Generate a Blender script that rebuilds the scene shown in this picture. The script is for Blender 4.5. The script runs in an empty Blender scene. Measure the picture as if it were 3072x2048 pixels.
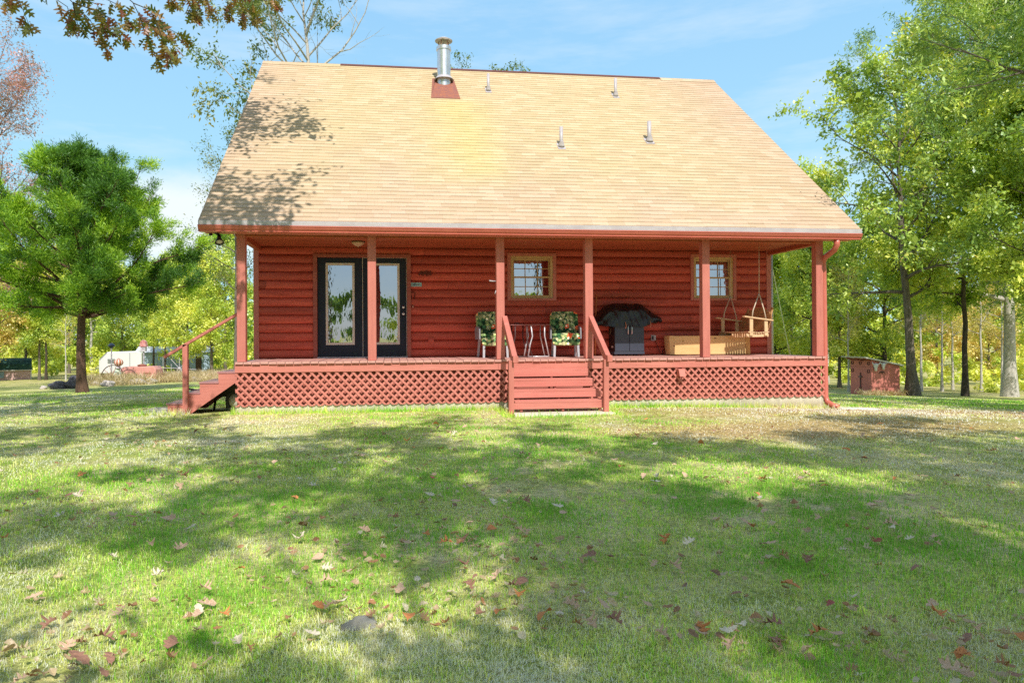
# Log cabin with a front porch on a leaf-strewn lawn: Blender 4.5, everything built in code.
SUN_E = 5.0
SKY_S = 0.15
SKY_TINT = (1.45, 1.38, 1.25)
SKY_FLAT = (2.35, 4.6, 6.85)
CLOUD = (6.5, 6.9, 7.0)
GRASS_N = 420000
CEDAR_PER = 30
OAKPOS = (-4.9, -4.4)
SHADE = [(-4.6, -16.0, 'shade', 1.0, 'oak'), (3.6, -19.0, 'shade', .95, 'oak'), (10.4, -20.0, 'shade', 1.0, 'oak'), (18.0, -18.0, 'shade', 1.0, 'oak'), (-11.0, -12.0, 'shade', 1.0, 'oak'), (-.8, -22.5, 'shade', .95, 'oak'), (6.8, -24.0, 'shade', 1.05, 'oak')]
import bpy, math, random
import numpy as np
from mathutils import Vector, Matrix
from math import sin, cos, pi, radians, sqrt, atan2, hypot

scene = bpy.context.scene
COL = scene.collection
R_ = random.Random(11)

# ---------------------------------------------------------------- helpers
def tag(o, label=None, cat=None, group=None, kind=None):
    if label: o['label'] = label
    if cat: o['category'] = cat
    if group: o['group'] = group
    if kind: o['kind'] = kind
    return o

def thing(name, label, cat, loc=(0, 0, 0), rotz=0.0, group=None):
    o = bpy.data.objects.new(name, None)
    COL.objects.link(o)
    o.empty_display_size = 0.2
    o.location = loc
    o.rotation_euler = (0, 0, rotz)
    return tag(o, label, cat, group)

def link(name, me, mat=None, parent=None, smooth=False):
    o = bpy.data.objects.new(name, me)
    COL.objects.link(o)
    if mat is not None and not me.materials:
        me.materials.append(mat)
    if parent is not None:
        o.parent = parent
    if smooth:
        me.polygons.foreach_set('use_smooth', [True] * len(me.polygons))
    return o

class MB:
    """collects boxes, bars, tubes and sheets into ONE mesh"""
    def __init__(s):
        s.v = []; s.f = []
    def add(s, vs, fs):
        n = len(s.v)
        s.v += [tuple(v) for v in vs]
        s.f += [tuple(i + n for i in f) for f in fs]
        return s
    def box(s, x0, x1, y0, y1, z0, z1):
        return s.add([(x0, y0, z0), (x1, y0, z0), (x1, y1, z0), (x0, y1, z0), (x0, y0, z1), (x1, y0, z1), (x1, y1, z1), (x0, y1, z1)],
                     [(0, 3, 2, 1), (4, 5, 6, 7), (0, 1, 5, 4), (1, 2, 6, 5), (2, 3, 7, 6), (3, 0, 4, 7)])
    def bar(s, p, q, w, h, up=(0, 0, 1)):
        """square-cut bar from p to q, w sideways, h along up"""
        p = Vector(p); q = Vector(q); d = (q - p).normalized(); up = Vector(up)
        sd = d.cross(up)
        if sd.length < 1e-4: sd = d.cross(Vector((1, 0, 0)))
        sd.normalize(); u = sd.cross(d).normalized()
        a = sd * w / 2; b = u * h / 2
        return s.add([p - a - b, p + a - b, p + a + b, p - a + b, q - a - b, q + a - b, q + a + b, q - a + b],
                     [(0, 3, 2, 1), (4, 5, 6, 7), (0, 1, 5, 4), (1, 2, 6, 5), (2, 3, 7, 6), (3, 0, 4, 7)])
    def prism(s, poly, a0, a1, axis='x'):
        """closed polygon extruded along an axis: poly holds (y,z) for x, (x,z) for y, (x,y) for z"""
        n = len(poly)
        def P(u, v, a):
            return (a, u, v) if axis == 'x' else (u, a, v) if axis == 'y' else (u, v, a)
        vs = [P(u, v, a0) for u, v in poly] + [P(u, v, a1) for u, v in poly]
        fs = [tuple(range(n))[::-1], tuple(range(n, 2 * n))] + [(i, (i + 1) % n, n + (i + 1) % n, n + i) for i in range(n)]
        return s.add(vs, fs)
    def tube(s, pts, rad, n=8, cap=True, closed=False):
        pts = [Vector(p) for p in pts]
        if not hasattr(rad, '__len__'): rad = [rad] * len(pts)
        rings = []; ref = None
        for i, p in enumerate(pts):
            if closed: d = pts[(i + 1) % len(pts)] - pts[i - 1]
            else: d = pts[min(i + 1, len(pts) - 1)] - pts[max(i - 1, 0)]
            d.normalize()
            if ref is None:
                ref = d.cross(Vector((0.13, 0.31, 0.94)))
                if ref.length < 0.1: ref = d.cross(Vector((1, 0, 0)))
            ref = (ref - d * ref.dot(d)).normalized()
            b = d.cross(ref)
            rings.append([p + (ref * cos(2 * pi * k / n) + b * sin(2 * pi * k / n)) * rad[i] for k in range(n)])
        vs = [v for r in rings for v in r]; fs = []
        m = len(rings)
        for i in range(m if closed else m - 1):
            a = i * n; b2 = ((i + 1) % m) * n
            fs += [(a + k, a + (k + 1) % n, b2 + (k + 1) % n, b2 + k) for k in range(n)]
        if cap and not closed:
            fs += [tuple(range(n))[::-1], tuple(range((m - 1) * n, m * n))]
        return s.add(vs, fs)
    def lathe(s, prof, c=(0, 0, 0), n=20):
        vs = [(c[0] + r * cos(2 * pi * k / n), c[1] + r * sin(2 * pi * k / n), c[2] + z) for r, z in prof for k in range(n)]
        fs = [(i * n + k, i * n + (k + 1) % n, (i + 1) * n + (k + 1) % n, (i + 1) * n + k) for i in range(len(prof) - 1) for k in range(n)]
        if prof[0][0] > 1e-4: fs.append(tuple(range(n))[::-1])
        if prof[-1][0] > 1e-4: fs.append(tuple(range((len(prof) - 1) * n, len(prof) * n)))
        return s.add(vs, fs)
    def grid(s, fn, nu, nv):
        vs = [fn(i / nu, j / nv) for i in range(nu + 1) for j in range(nv + 1)]
        fs = [(i * (nv + 1) + j, (i + 1) * (nv + 1) + j, (i + 1) * (nv + 1) + j + 1, i * (nv + 1) + j + 1) for i in range(nu) for j in range(nv)]
        return s.add(vs, fs)
    def build(s, name, mat, parent=None, smooth=False, bevel=0, label=None):
        me = bpy.data.meshes.new(name)
        me.from_pydata(s.v, [], s.f)
        me.update()
        o = link(name, me, mat, parent, smooth)
        if bevel:
            m = o.modifiers.new('bevel', 'BEVEL'); m.width = bevel; m.segments = 2; m.limit_method = 'ANGLE'
        if label: o['label'] = label
        return o

def mesh_np(name, V, F, attrs=None):
    """mesh from numpy arrays: V (n,3), F (m,k), attrs {name: per-face float array}"""
    me = bpy.data.meshes.new(name)
    V = np.ascontiguousarray(V, dtype=np.float32); F = np.ascontiguousarray(F, dtype=np.int32)
    m, k = F.shape
    me.vertices.add(len(V)); me.vertices.foreach_set('co', V.ravel())
    me.loops.add(m * k); me.loops.foreach_set('vertex_index', F.ravel())
    me.polygons.add(m)
    me.polygons.foreach_set('loop_start', np.arange(0, m * k, k, dtype=np.int32))
    me.polygons.foreach_set('loop_total', np.full(m, k, dtype=np.int32))
    for an, av in (attrs or {}).items():
        a = me.attributes.new(an, 'FLOAT', 'FACE'); a.data.foreach_set('value', np.ascontiguousarray(av, dtype=np.float32))
    me.update(calc_edges=True)
    return me

def vnoise(x, y, seed=0, sc=1.0):
    """smooth value noise on arrays, -1..1"""
    r = np.random.RandomState(seed); t = r.uniform(-1, 1, (64, 64))
    x = np.asarray(x, float) * sc + 100.3; y = np.asarray(y, float) * sc + 100.7
    i = np.floor(x).astype(int); j = np.floor(y).astype(int); u = x - i; v = y - j
    u = u * u * (3 - 2 * u); v = v * v * (3 - 2 * v)
    g = lambda a, b: t[a % 64, b % 64]
    return (g(i, j) * (1 - u) + g(i + 1, j) * u) * (1 - v) + (g(i, j + 1) * (1 - u) + g(i + 1, j + 1) * u) * v

# ---------------------------------------------------------------- node materials
class NT:
    def __init__(s, mat):
        mat.use_nodes = True; s.t = mat.node_tree; s.t.nodes.clear()
    def n(s, kind, props=None, **ins):
        nd = s.t.nodes.new('ShaderNode' + kind)
        for k, v in (props or {}).items(): setattr(nd, k, v)
        for k, v in ins.items():
            key = int(k[1:]) if k[0] == 'i' and k[1:].isdigit() else k.replace('_', ' ')
            s.set(nd.inputs[key], v)
        return nd
    def set(s, sock, v):
        if isinstance(v, bpy.types.NodeSocket): s.t.links.new(v, sock)
        elif isinstance(v, bpy.types.Node): s.t.links.new(v.outputs[0], sock)
        else:
            if hasattr(sock.default_value, '__len__') and hasattr(v, '__len__') and len(v) == 3 and len(sock.default_value) == 4: v = (*v, 1)
            sock.default_value = v
    def m(s, op, a, b=0.0, c=0.0):
        return s.n('Math', {'operation': op}, i0=a, i1=b, i2=c).outputs[0]
    def mix(s, fac, a, b, mode='MIX'):
        nd = s.t.nodes.new('ShaderNodeMix'); nd.data_type = 'RGBA'; nd.blend_type = mode
        s.set(nd.inputs[0], fac); s.set(nd.inputs[6], a); s.set(nd.inputs[7], b)
        return nd.outputs[2]
    def ramp(s, fac, stops):
        nd = s.t.nodes.new('ShaderNodeValToRGB'); s.set(nd.inputs[0], fac)
        el = nd.color_ramp.elements
        while len(el) > 1: el.remove(el[-1])
        el[0].position, el[0].color = stops[0][0], (*stops[0][1], 1)
        for p, c in stops[1:]:
            e = el.new(p); e.color = (*c, 1)
        return nd.outputs[0]
    def coord(s, which='Object', scale=(1, 1, 1)):
        tc = s.t.nodes.new('ShaderNodeTexCoord')
        mp = s.t.nodes.new('ShaderNodeMapping'); mp.inputs['Scale'].default_value = scale
        s.t.links.new(tc.outputs[which], mp.inputs[0])
        return mp.outputs[0]
    def noise(s, vec, scale, detail=4, rough=0.55, out=0):
        nd = s.n('TexNoise', None, Vector=vec, Scale=scale, Detail=detail, Roughness=rough)
        return nd.outputs[out]
    def bump(s, h, strength=0.3, dist=0.01):
        return s.n('Bump', None, Strength=strength, Distance=dist, Height=h).outputs[0]
    def out(s, sh, disp=None):
        o = s.t.nodes.new('ShaderNodeOutputMaterial'); s.set(o.inputs[0], sh)

def new_mat(name):
    m = bpy.data.materials.new(name)
    return m, NT(m)

def surf(name, c1, c2=None, rough=0.6, sc=(3, 3, 3), nscale=2.0, metal=0.0, bump=0.15, bdist=0.004, spec=0.4, c3=None, fine=60.0, coat=0.0):
    """general painted / weathered surface: two or three tones by noise, fine grain in the bump and roughness"""
    m, t = new_mat(name)
    v = t.coord('Object', sc)
    a = t.noise(v, nscale, 5, 0.6)
    b = t.noise(v, fine, 3, 0.6)
    c2 = c2 or tuple(x * 0.82 for x in c1)
    f = t.n('MapRange', None, Value=a, From_Min=0.35, From_Max=0.65).outputs[0]
    col = t.mix(f, c2, c1)
    if c3:
        g = t.n('MapRange', None, Value=t.noise(v, nscale * 3.1, 6, 0.7), From_Min=0.55, From_Max=0.72).outputs[0]
        col = t.mix(g, col, c3)
    col = t.mix(0.25, col, t.ramp(b, [(0.3, (0.55, 0.55, 0.55)), (0.7, (1.25, 1.25, 1.25))]), 'MULTIPLY')
    r = t.m('ADD', t.m('MULTIPLY', b, 0.25), rough - 0.12)
    p = t.n('BsdfPrincipled', None, Base_Color=col, Roughness=r, Metallic=metal, IOR=1.4 if spec < 0.5 else 1.5)
    p.inputs['Specular IOR Level'].default_value = spec
    p.inputs['Coat Weight'].default_value = coat
    t.set(p.inputs['Normal'], t.bump(b, bump, bdist))
    t.out(p)
    return m

def wood(name, c1, c2, along='x', rough=0.6, knots=False, bump=0.25, spec=0.35):
    """stained or bare boards with grain running along one axis"""
    m, t = new_mat(name)
    sc = {'x': (1.2, 14, 14), 'y': (14, 1.2, 14), 'z': (14, 14, 1.2)}[along]
    v = t.coord('Object', sc)
    g = t.noise(v, 1.6, 6, 0.65)
    big = t.noise(t.coord('Object', (1, 1, 1)), 1.1, 4, 0.6)
    f = t.n('MapRange', None, Value=t.m('ADD', t.m('MULTIPLY', g, 0.6), t.m('MULTIPLY', big, 0.4)), From_Min=0.36, From_Max=0.64).outputs[0]
    col = t.mix(f, c2, c1)
    pale = t.n('MapRange', None, Value=t.noise(t.coord('Object', (sc[0] * .35, sc[1] * .35, sc[2] * .35)), 1.3, 6, .7), From_Min=.54, From_Max=.72, To_Max=.55).outputs[0]
    col = t.mix(pale, col, tuple(min(.95, x * 1.12 + .05) for x in c1))
    stain = t.n('MapRange', None, Value=t.noise(t.coord('Object', (sc[0] * .8, sc[1] * .8, sc[2] * .8)), 2.6, 6, .75), From_Min=.40, From_Max=.28, To_Max=.6).outputs[0]
    col = t.mix(stain, col, tuple(x * .45 for x in c2))
    if knots:
        vo = t.n('TexVoronoi', None, Vector=t.coord('Object', (3.0, 3.0, 6.5)), Scale=1.0)
        k = t.n('MapRange', None, Value=vo.outputs['Distance'], From_Min=0.05, From_Max=0.11).outputs[0]
        col = t.mix(k, (0.12, 0.05, 0.02), col)
    p = t.n('BsdfPrincipled', None, Base_Color=col, Roughness=t.m('ADD', t.m('MULTIPLY', g, 0.3), rough - 0.15))
    p.inputs['Specular IOR Level'].default_value = spec
    t.set(p.inputs['Normal'], t.bump(g, bump, 0.004))
    t.out(p)
    return m

def leafmat(name, stops, trans=0.30, rough=0.45, gain=1.0, gloss=0.06):
    """leaves: colour by a per-leaf number, light passes through the blade"""
    m, t = new_mat(name)
    a = t.n('Attribute', {'attribute_name': 'tone'}).outputs['Fac']
    col = t.ramp(a, [(p_, tuple(min(.92, x * gain) for x in c_)) for p_, c_ in stops])
    g = t.noise(t.coord('Object'), 0.55, 3, 0.6)
    col = t.mix(0.5, col, t.ramp(g, [(0.3, (0.55, 0.6, 0.5)), (0.7, (1.3, 1.25, 1.2))]), 'MULTIPLY')
    d = t.n('BsdfDiffuse', None, Color=col)
    tr = t.n('BsdfTranslucent', None, Color=t.mix(1.0, col, (1.25, 1.2, 0.55), 'MULTIPLY'))
    mx = t.n('MixShader', None, i0=trans, i1=d.outputs[0], i2=tr.outputs[0])
    gl = t.n('BsdfGlossy', None, Color=(0.9, 0.95, 1.0), Roughness=rough)
    t.out(t.n('MixShader', None, i0=gloss, i1=mx.outputs[0], i2=gl.outputs[0]).outputs[0])
    return m

def glass(name, refl=0.45, wav=0.03, tint=(0.5, 0.55, 0.55)):
    m, t = new_mat(name)
    n = t.noise(t.coord('Object', (6, 6, 2.5)), 1.6, 2, 0.5)
    nb = t.bump(n, 0.35, wav)
    g = t.n('BsdfGlossy', None, Color=(0.95, 0.97, 1.0), Roughness=0.015, Normal=nb)
    tr = t.n('BsdfTransparent', None, Color=tint)
    t.out(t.n('MixShader', None, i0=refl, i1=tr.outputs[0], i2=g.outputs[0]).outputs[0])
    return m

# ---------------------------------------------------------------- camera
CX, CY, CZ = 2.7033, -12.2604, 1.4057
yaw, pitch, roll = 0.124, 0.0041, -0.0062
fw = Vector((sin(yaw) * cos(pitch), cos(yaw) * cos(pitch), sin(pitch)))
rt = Vector((cos(yaw), -sin(yaw), 0)); up = rt.cross(fw)
cr = rt * cos(roll) + up * sin(roll); cu = -rt * sin(roll) + up * cos(roll)
cam = bpy.data.cameras.new('camera'); cam_o = bpy.data.objects.new('camera', cam); COL.objects.link(cam_o)
cam.sensor_width = 36; cam.sensor_fit = 'HORIZONTAL'; cam.lens = 2048.34 / 3072 * 36
cam.shift_x = 102.78 / 3072; cam.shift_y = -19.99 / 3072
cam.clip_end = 6000; cam.clip_start = 0.05
M4 = Matrix((cr, cu, -fw)).transposed().to_4x4(); M4.translation = (CX, CY, CZ)
cam_o.matrix_world = M4
scene.camera = cam_o

# ---------------------------------------------------------------- light
SUN_EL = radians(47.5); SUN_X = 0.05
to_sun = Vector((SUN_X, -cos(SUN_EL), sin(SUN_EL))).normalized()
sl = bpy.data.lights.new('sun', 'SUN'); sl.energy = SUN_E; sl.angle = radians(0.4); sl.color = (1.0, 0.945, 0.86)
so = bpy.data.objects.new('sun', sl); COL.objects.link(so)
so.rotation_euler = (-to_sun).to_track_quat('-Z', 'Y').to_euler()
world = bpy.data.worlds.new('World'); scene.world = world; world.use_nodes = True
wt = NT.__new__(NT); wt.t = world.node_tree; wt.t.nodes.clear()
sky = wt.n('TexSky', {'sky_type': 'NISHITA', 'sun_disc': False, 'sun_elevation': SUN_EL, 'sun_rotation': radians(180) - SUN_X, 'air_density': 1.0, 'dust_density': 0.6, 'ozone_density': 1.6})
tcw = wt.t.nodes.new('ShaderNodeTexCoord')
def stretch(sx, sy, sz):
    mp = wt.t.nodes.new('ShaderNodeMapping'); mp.inputs['Scale'].default_value = (sx, sy, sz); wt.t.links.new(tcw.outputs['Generated'], mp.inputs[0]); return mp.outputs[0]
cl = wt.noise(stretch(1.3, 1.3, 7.0), 2.2, 7, 0.6)
cl = wt.n('MapRange', None, Value=cl, From_Min=0.47, From_Max=0.78, To_Max=0.5).outputs[0]
# one low bank of cloud beside the cabin
dt = wt.n('VectorMath', {'operation': 'DISTANCE'}, i0=stretch(1, 1, 2.6), i1=(-0.28, 0.945, 0.155 * 2.6)).outputs['Value']
puff = wt.m('ADD', dt, wt.m('MULTIPLY', wt.noise(stretch(1, 1, 2), 14, 5, 0.6), 0.09))
puff = wt.n('MapRange', {'interpolation_type': 'SMOOTHSTEP'}, Value=puff, From_Min=0.26, From_Max=0.12).outputs[0]
# northern sky painted bright for the view; the rest kept darker to cut fill
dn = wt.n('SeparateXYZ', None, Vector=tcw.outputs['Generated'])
north_f = wt.n('MapRange', {'interpolation_type': 'SMOOTHSTEP'}, Value=dn.outputs[1], From_Min=0.05, From_Max=0.62, To_Max=0.88).outputs[0]
so_ = wt.m('MULTIPLY', wt.n('MapRange', None, Value=dn.outputs[1], From_Min=0.0, From_Max=-0.5).outputs[0], wt.n('MapRange', None, Value=dn.outputs[2], From_Min=0.45, From_Max=0.1, To_Max=0.75).outputs[0])  # low southern sky, out of view, painted bluer and darker for reflections and fill
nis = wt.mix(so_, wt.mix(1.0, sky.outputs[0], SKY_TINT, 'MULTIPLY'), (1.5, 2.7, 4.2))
tint = wt.mix(north_f, nis, wt.mix(wt.n('MapRange', None, Value=dn.outputs[2], From_Min=0.05, From_Max=0.42).outputs[0], (3.3, 5.85, 6.9), SKY_FLAT))
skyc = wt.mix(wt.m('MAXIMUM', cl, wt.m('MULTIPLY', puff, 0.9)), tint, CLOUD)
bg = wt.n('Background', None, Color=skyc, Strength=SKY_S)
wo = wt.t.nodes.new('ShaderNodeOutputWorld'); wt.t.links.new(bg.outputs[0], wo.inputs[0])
scene.view_settings.view_transform = 'Standard'; scene.view_settings.look = 'None'
scene.view_settings.exposure = 0; scene.view_settings.gamma = 1
cy = scene.cycles
cy.max_bounces = 7; cy.diffuse_bounces = 3; cy.glossy_bounces = 4; cy.transmission_bounces = 5; cy.transparent_max_bounces = 10
cy.caustics_reflective = False; cy.caustics_refractive = False; cy.sample_clamp_indirect = 5
cy.use_denoising = False
# ---------------------------------------------------------------- ground
def gz(x, y):
    x = np.asarray(x, float); y = np.asarray(y, float)
    dx, dy = x - 2.7, y + 12.26
    r = np.hypot(dx, dy); az = np.arctan2(dx, dy)
    t = np.clip(az / 0.55, 0, 1); t = t * t * (3 - 2 * t)
    s = 0.038 + 0.020 * t
    back = np.clip((np.abs(az) - 1.0) / 0.6, 0, 1)
    s = s * (1 - back) + 0.012 * back
    bump = 0.018 * vnoise(x, y, 3, 0.35) * np.clip((r - 2) / 6, 0, 1)
    return 0.1 - s * (np.clip(r - 13, 0, 32) + 0.7 * np.clip(r - 45, 0, 85)) + bump
def gz1(x, y): return float(gz(x, y))

nr, na = 120, 216
rr = np.concatenate([[0.0], 1.0 * (4000.0) ** (np.arange(nr - 1) / (nr - 2))])
aa = np.arange(na) / na * 2 * pi
RRg, AAg = np.meshgrid(rr, aa, indexing='ij')
gx = 2.7 + RRg * np.sin(AAg); gy = -12.26 + RRg * np.cos(AAg)
V = np.stack([gx, gy, gz(gx, gy)], -1).reshape(-1, 3)
I, J = np.meshgrid(np.arange(nr - 1), np.arange(na), indexing='ij')
J2 = (J + 1) % na
F = np.stack([I * na + J, I * na + J2, (I + 1) * na + J2, (I + 1) * na + J], -1).reshape(-1, 4)

m, t = new_mat('lawn_soil')
pos = t.n('NewGeometry').outputs['Position']
fine = t.noise(pos, 22, 5, 0.7); mid = t.noise(pos, 2.3, 5, 0.6); big = t.noise(pos, 0.33, 4, 0.6)
c = t.ramp(t.m('ADD', t.m('MULTIPLY', mid, 0.55), t.m('MULTIPLY', big, 0.45)), [(0.36, (0.27, 0.36, 0.07)), (0.48, (0.48, 0.52, 0.16)), (0.56, (0.66, 0.61, 0.29)), (0.66, (0.78, 0.67, 0.41))])
# bare, straw-coloured ground off the porch's right end and far out by the yard ornaments
vx = t.n('SeparateXYZ', None, Vector=pos)
dr = t.n('VectorMath', {'operation': 'DISTANCE'}, i0=t.n('VectorMath', {'operation': 'MULTIPLY'}, i0=pos, i1=(0.28, 0.9, 0)).outputs[0], i1=(13.0 * 0.28, -1.1 * 0.9, 0)).outputs['Value']
dry = t.n('MapRange', {'interpolation_type': 'SMOOTHSTEP'}, Value=t.m('ADD', dr, t.m('MULTIPLY', mid, 1.4)), From_Min=2.9, From_Max=1.2).outputs[0]
dr2 = t.n('VectorMath', {'operation': 'DISTANCE'}, i0=t.n('VectorMath', {'operation': 'MULTIPLY'}, i0=pos, i1=(1 / 3.4, 1.0, 0)).outputs[0], i1=(8.6 / 3.4, -3.3, 0)).outputs['Value']
dry2 = t.n('MapRange', {'interpolation_type': 'SMOOTHSTEP'}, Value=t.m('ADD', dr2, t.m('MULTIPLY', mid, .6)), From_Min=1.75, From_Max=.8, To_Max=.8).outputs[0]
dry = t.m('MAXIMUM', dry, dry2)
c = t.mix(dry, c, t.ramp(fine, [(0.35, (0.42, 0.23, 0.09)), (0.65, (0.66, 0.50, 0.24))]))
dist = t.n('VectorMath', {'operation': 'DISTANCE'}, i0=pos, i1=(CX, CY, 0)).outputs['Value']
farf = t.n('MapRange', None, Value=dist, From_Min=34, From_Max=48).outputs[0]
c = t.mix(t.m('MULTIPLY', farf, 0.55), c, t.ramp(mid, [(0.4, (0.30, 0.30, 0.08)), (0.6, (0.55, 0.43, 0.22))]))
c = t.mix(0.75, c, t.ramp(fine, [(0.28, (0.22, 0.22, 0.2)), (0.48, (0.85, 0.85, 0.85)), (0.7, (1.7, 1.6, 1.45))]), 'MULTIPLY')
p = t.n('BsdfPrincipled', None, Base_Color=c, Roughness=0.95); p.inputs['Specular IOR Level'].default_value = 0.1
t.set(p.inputs['Normal'], t.bump(fine, 0.9, 0.05))
t.out(p)
ground = link('ground', mesh_np('ground', V, F), m, smooth=True); tag(ground, 'broad mown lawn sloping gently away behind the cabin', kind='structure')

# ---------------------------------------------------------------- grass blades
def blocked(x, y):
    b = (x > -0.02) & (x < 11.0) & (y > 0.0) & (y < 11)
    b |= (x > 4.6) & (x < 6.4) & (y > -1.22) & (y < 0.1)
    b |= (x > -1.55) & (x < 0.1) & (y > 0.2) & (y < 1.45)
    b |= (x > 11.05) & (x < 11.95) & (y > -0.28) & (y < 0.12)
    b |= (x > -12.4) & (x < -4) & (y > 24) & (y < 29)
    return b
def straw(x, y):
    s = 0.45 + 0.42 * vnoise(x, y, 5, 0.45) + 0.38 * vnoise(x, y, 6, 1.5) + 0.22 * vnoise(x, y, 8, 4.0)
    d = np.hypot((x - 13.0) * 0.28, (y + 1.1) * 0.9)
    d2 = np.hypot((x - 8.6) / 3.4, (y + 3.3) / 1.0) + .35 * vnoise(x, y, 52, 1.6)
    s = s + np.clip(1.25 - d2, 0, 1) * 0.8
    s = s + np.clip(1.9 - d, 0, 1) * 0.9 - 0.10 * np.clip((x - 3) / 3, -1, 1)
    return s
def grass(N, seed, r0, r1, a0, a1, hmul=1.0, wmul=1.0):
    rg = np.random.RandomState(seed)
    r = r0 * (r1 / r0) ** rg.rand(N) if seed < 90 else np.sqrt(r0 ** 2 + rg.rand(N) * (r1 ** 2 - r0 ** 2))
    a = np.radians(a0 + (a1 - a0) * rg.rand(N))
    x = 2.7 + r * np.sin(a); y = -12.26 + r * np.cos(a)
    st = straw(x, y)
    bare = np.clip((vnoise(x, y, 21, 0.9) * .8 + vnoise(x, y, 22, 2.7) * 0.6 + vnoise(x, y, 23, 9.0) * 0.5 - 0.40) * 2.2, 0, 0.95)
    bare = np.maximum(bare, .7 * np.clip(1.3 - np.hypot((x - 8.6) / 3.4, (y + 3.3) / 1.0) - .3 * vnoise(x, y, 53, 2.5), 0, 1))
    k = ~blocked(x, y) & (rg.rand(N) > bare)
    x, y, r, st = x[k], y[k], r[k], st[k]; n = len(x)
    z = gz(x, y)
    lush = np.clip(0.5 - st, 0, 0.6)
    cl = vnoise(x, y, 41, 3.2) * .5 + vnoise(x, y, 42, 8.0) * .5
    h = (0.012 + 0.016 * rg.rand(n) + 0.028 * lush * rg.rand(n) + 0.028 * np.clip(cl, 0, 1) * rg.rand(n)) * hmul * (0.9 + 0.2 * np.minimum(r / 10, 2))
    w = (0.0022 + 0.0012 * rg.rand(n)) * np.maximum(1, r / 4.0) * wmul
    th = rg.rand(n) * 2 * pi; lean = np.abs(rg.normal(0, 0.6, n))
    fall = rg.rand(n) < np.clip(st * 0.62, 0, .6)
    lean = np.where(fall, 1.0 + rg.rand(n) * 0.5, lean)
    dx, dy = np.cos(th), np.sin(th)
    pc = rg.rand(n) * 2 * pi; sx, sy = np.cos(pc) * w / 2, np.sin(pc) * w / 2
    mx = x + dx * h * np.sin(lean) * 0.4; my = y + dy * h * np.sin(lean) * 0.4; mz = z + h * 0.55 * np.cos(lean * 0.6)
    tx = x + dx * h * np.sin(lean) * 1.15; ty = y + dy * h * np.sin(lean) * 1.15; tz = z + h * np.maximum(np.cos(lean), 0.12)
    P = np.stack([np.stack([x - sx, y - sy, z - 0.01], -1), np.stack([x + sx, y + sy, z - 0.01], -1),
                  np.stack([mx + sx * .8, my + sy * .8, mz], -1), np.stack([mx - sx * .8, my - sy * .8, mz], -1), np.stack([tx, ty, tz], -1), np.stack([tx + sx * .3, ty + sy * .3, tz], -1)], 1).reshape(-1, 3)
    b = np.arange(n)[:, None] * 6
    Fq = np.concatenate([b + np.array([[0, 1, 2, 3]]), b + np.array([[3, 2, 5, 4]])], 1).reshape(-1, 4)
    tone = np.clip(st + rg.normal(0, 0.2, n), 0, 1)
    tone = np.where(fall, np.maximum(tone, 0.62 + 0.3 * rg.rand(n)), tone)
    return P, Fq, np.repeat(tone, 2)
P1, F1, T1 = grass(GRASS_N, 1, 2.3, 30, -40, 52)
P2, F2, T2 = grass(int(GRASS_N * 0.08), 2, 2.3, 9, -40, 52, 1.7, 1.3)
# untrimmed tufts along the foundation, the steps and the slabs
rgt = np.random.RandomState(12); ex = []
for (x0, x1, y0, y1, n_) in ((-.05, 4.6, -.10, .02, 2300), (6.4, 11.1, -.10, .02, 2300), (4.5, 6.5, -1.36, -1.24, 260), (4.5, 4.68, -1.2, 0, 500), (6.38, 6.5, -1.2, 0, 450), (-1.8, -.8, .05, .22, 600), (-.1, 0, .0, .6, 150), (11.0, 11.3, -.3, .3, 300)):
    ex.append(np.stack([rgt.uniform(x0, x1, n_), rgt.uniform(y0, y1, n_)], 1))
ex = np.concatenate(ex); n_ = len(ex); hx = .03 + .10 * rgt.rand(n_) ** 2; th = rgt.rand(n_) * 6.28; wx = .004 + .004 * rgt.rand(n_); z0 = gz(ex[:, 0], ex[:, 1])
sxx, syy = np.cos(th) * wx, np.sin(th) * wx; lx, ly = rgt.normal(0, .35, n_) * hx, rgt.normal(-.15, .3, n_) * hx
P3 = np.stack([np.stack([ex[:, 0] - sxx, ex[:, 1] - syy, z0 - .02], -1), np.stack([ex[:, 0] + sxx, ex[:, 1] + syy, z0 - .02], -1), np.stack([ex[:, 0] + lx + sxx * .2, ex[:, 1] + ly, z0 + hx], -1), np.stack([ex[:, 0] + lx - sxx * .2, ex[:, 1] + ly, z0 + hx], -1)], 1).reshape(-1, 3)
F3 = np.arange(n_ * 4).reshape(-1, 4); T3 = np.clip(straw(ex[:, 0], ex[:, 1]) * .8 + rgt.normal(0, .2, n_), 0, 1)
gm = mesh_np('grass', np.concatenate([P1, P2, P3]), np.concatenate([F1, F2 + len(P1), F3 + len(P1) + len(P2)]), {'tone': np.concatenate([T1, np.clip(T2 - 0.25, 0, 1), T3])})
GRASS_M = leafmat('grass_blade', [(0.0, (0.085, 0.205, 0.018)), (0.3, (0.19, 0.32, 0.035)), (0.55, (0.37, 0.42, 0.095)), (0.75, (0.56, 0.48, 0.24)), (1.0, (0.60, 0.50, 0.33))], 0.25, 0.5, 2.75, gloss=0.025)
tag(link('grass', gm, GRASS_M), 'short mown grass, patchy green and straw, over the lawn', 'grass', kind='stuff')

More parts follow.
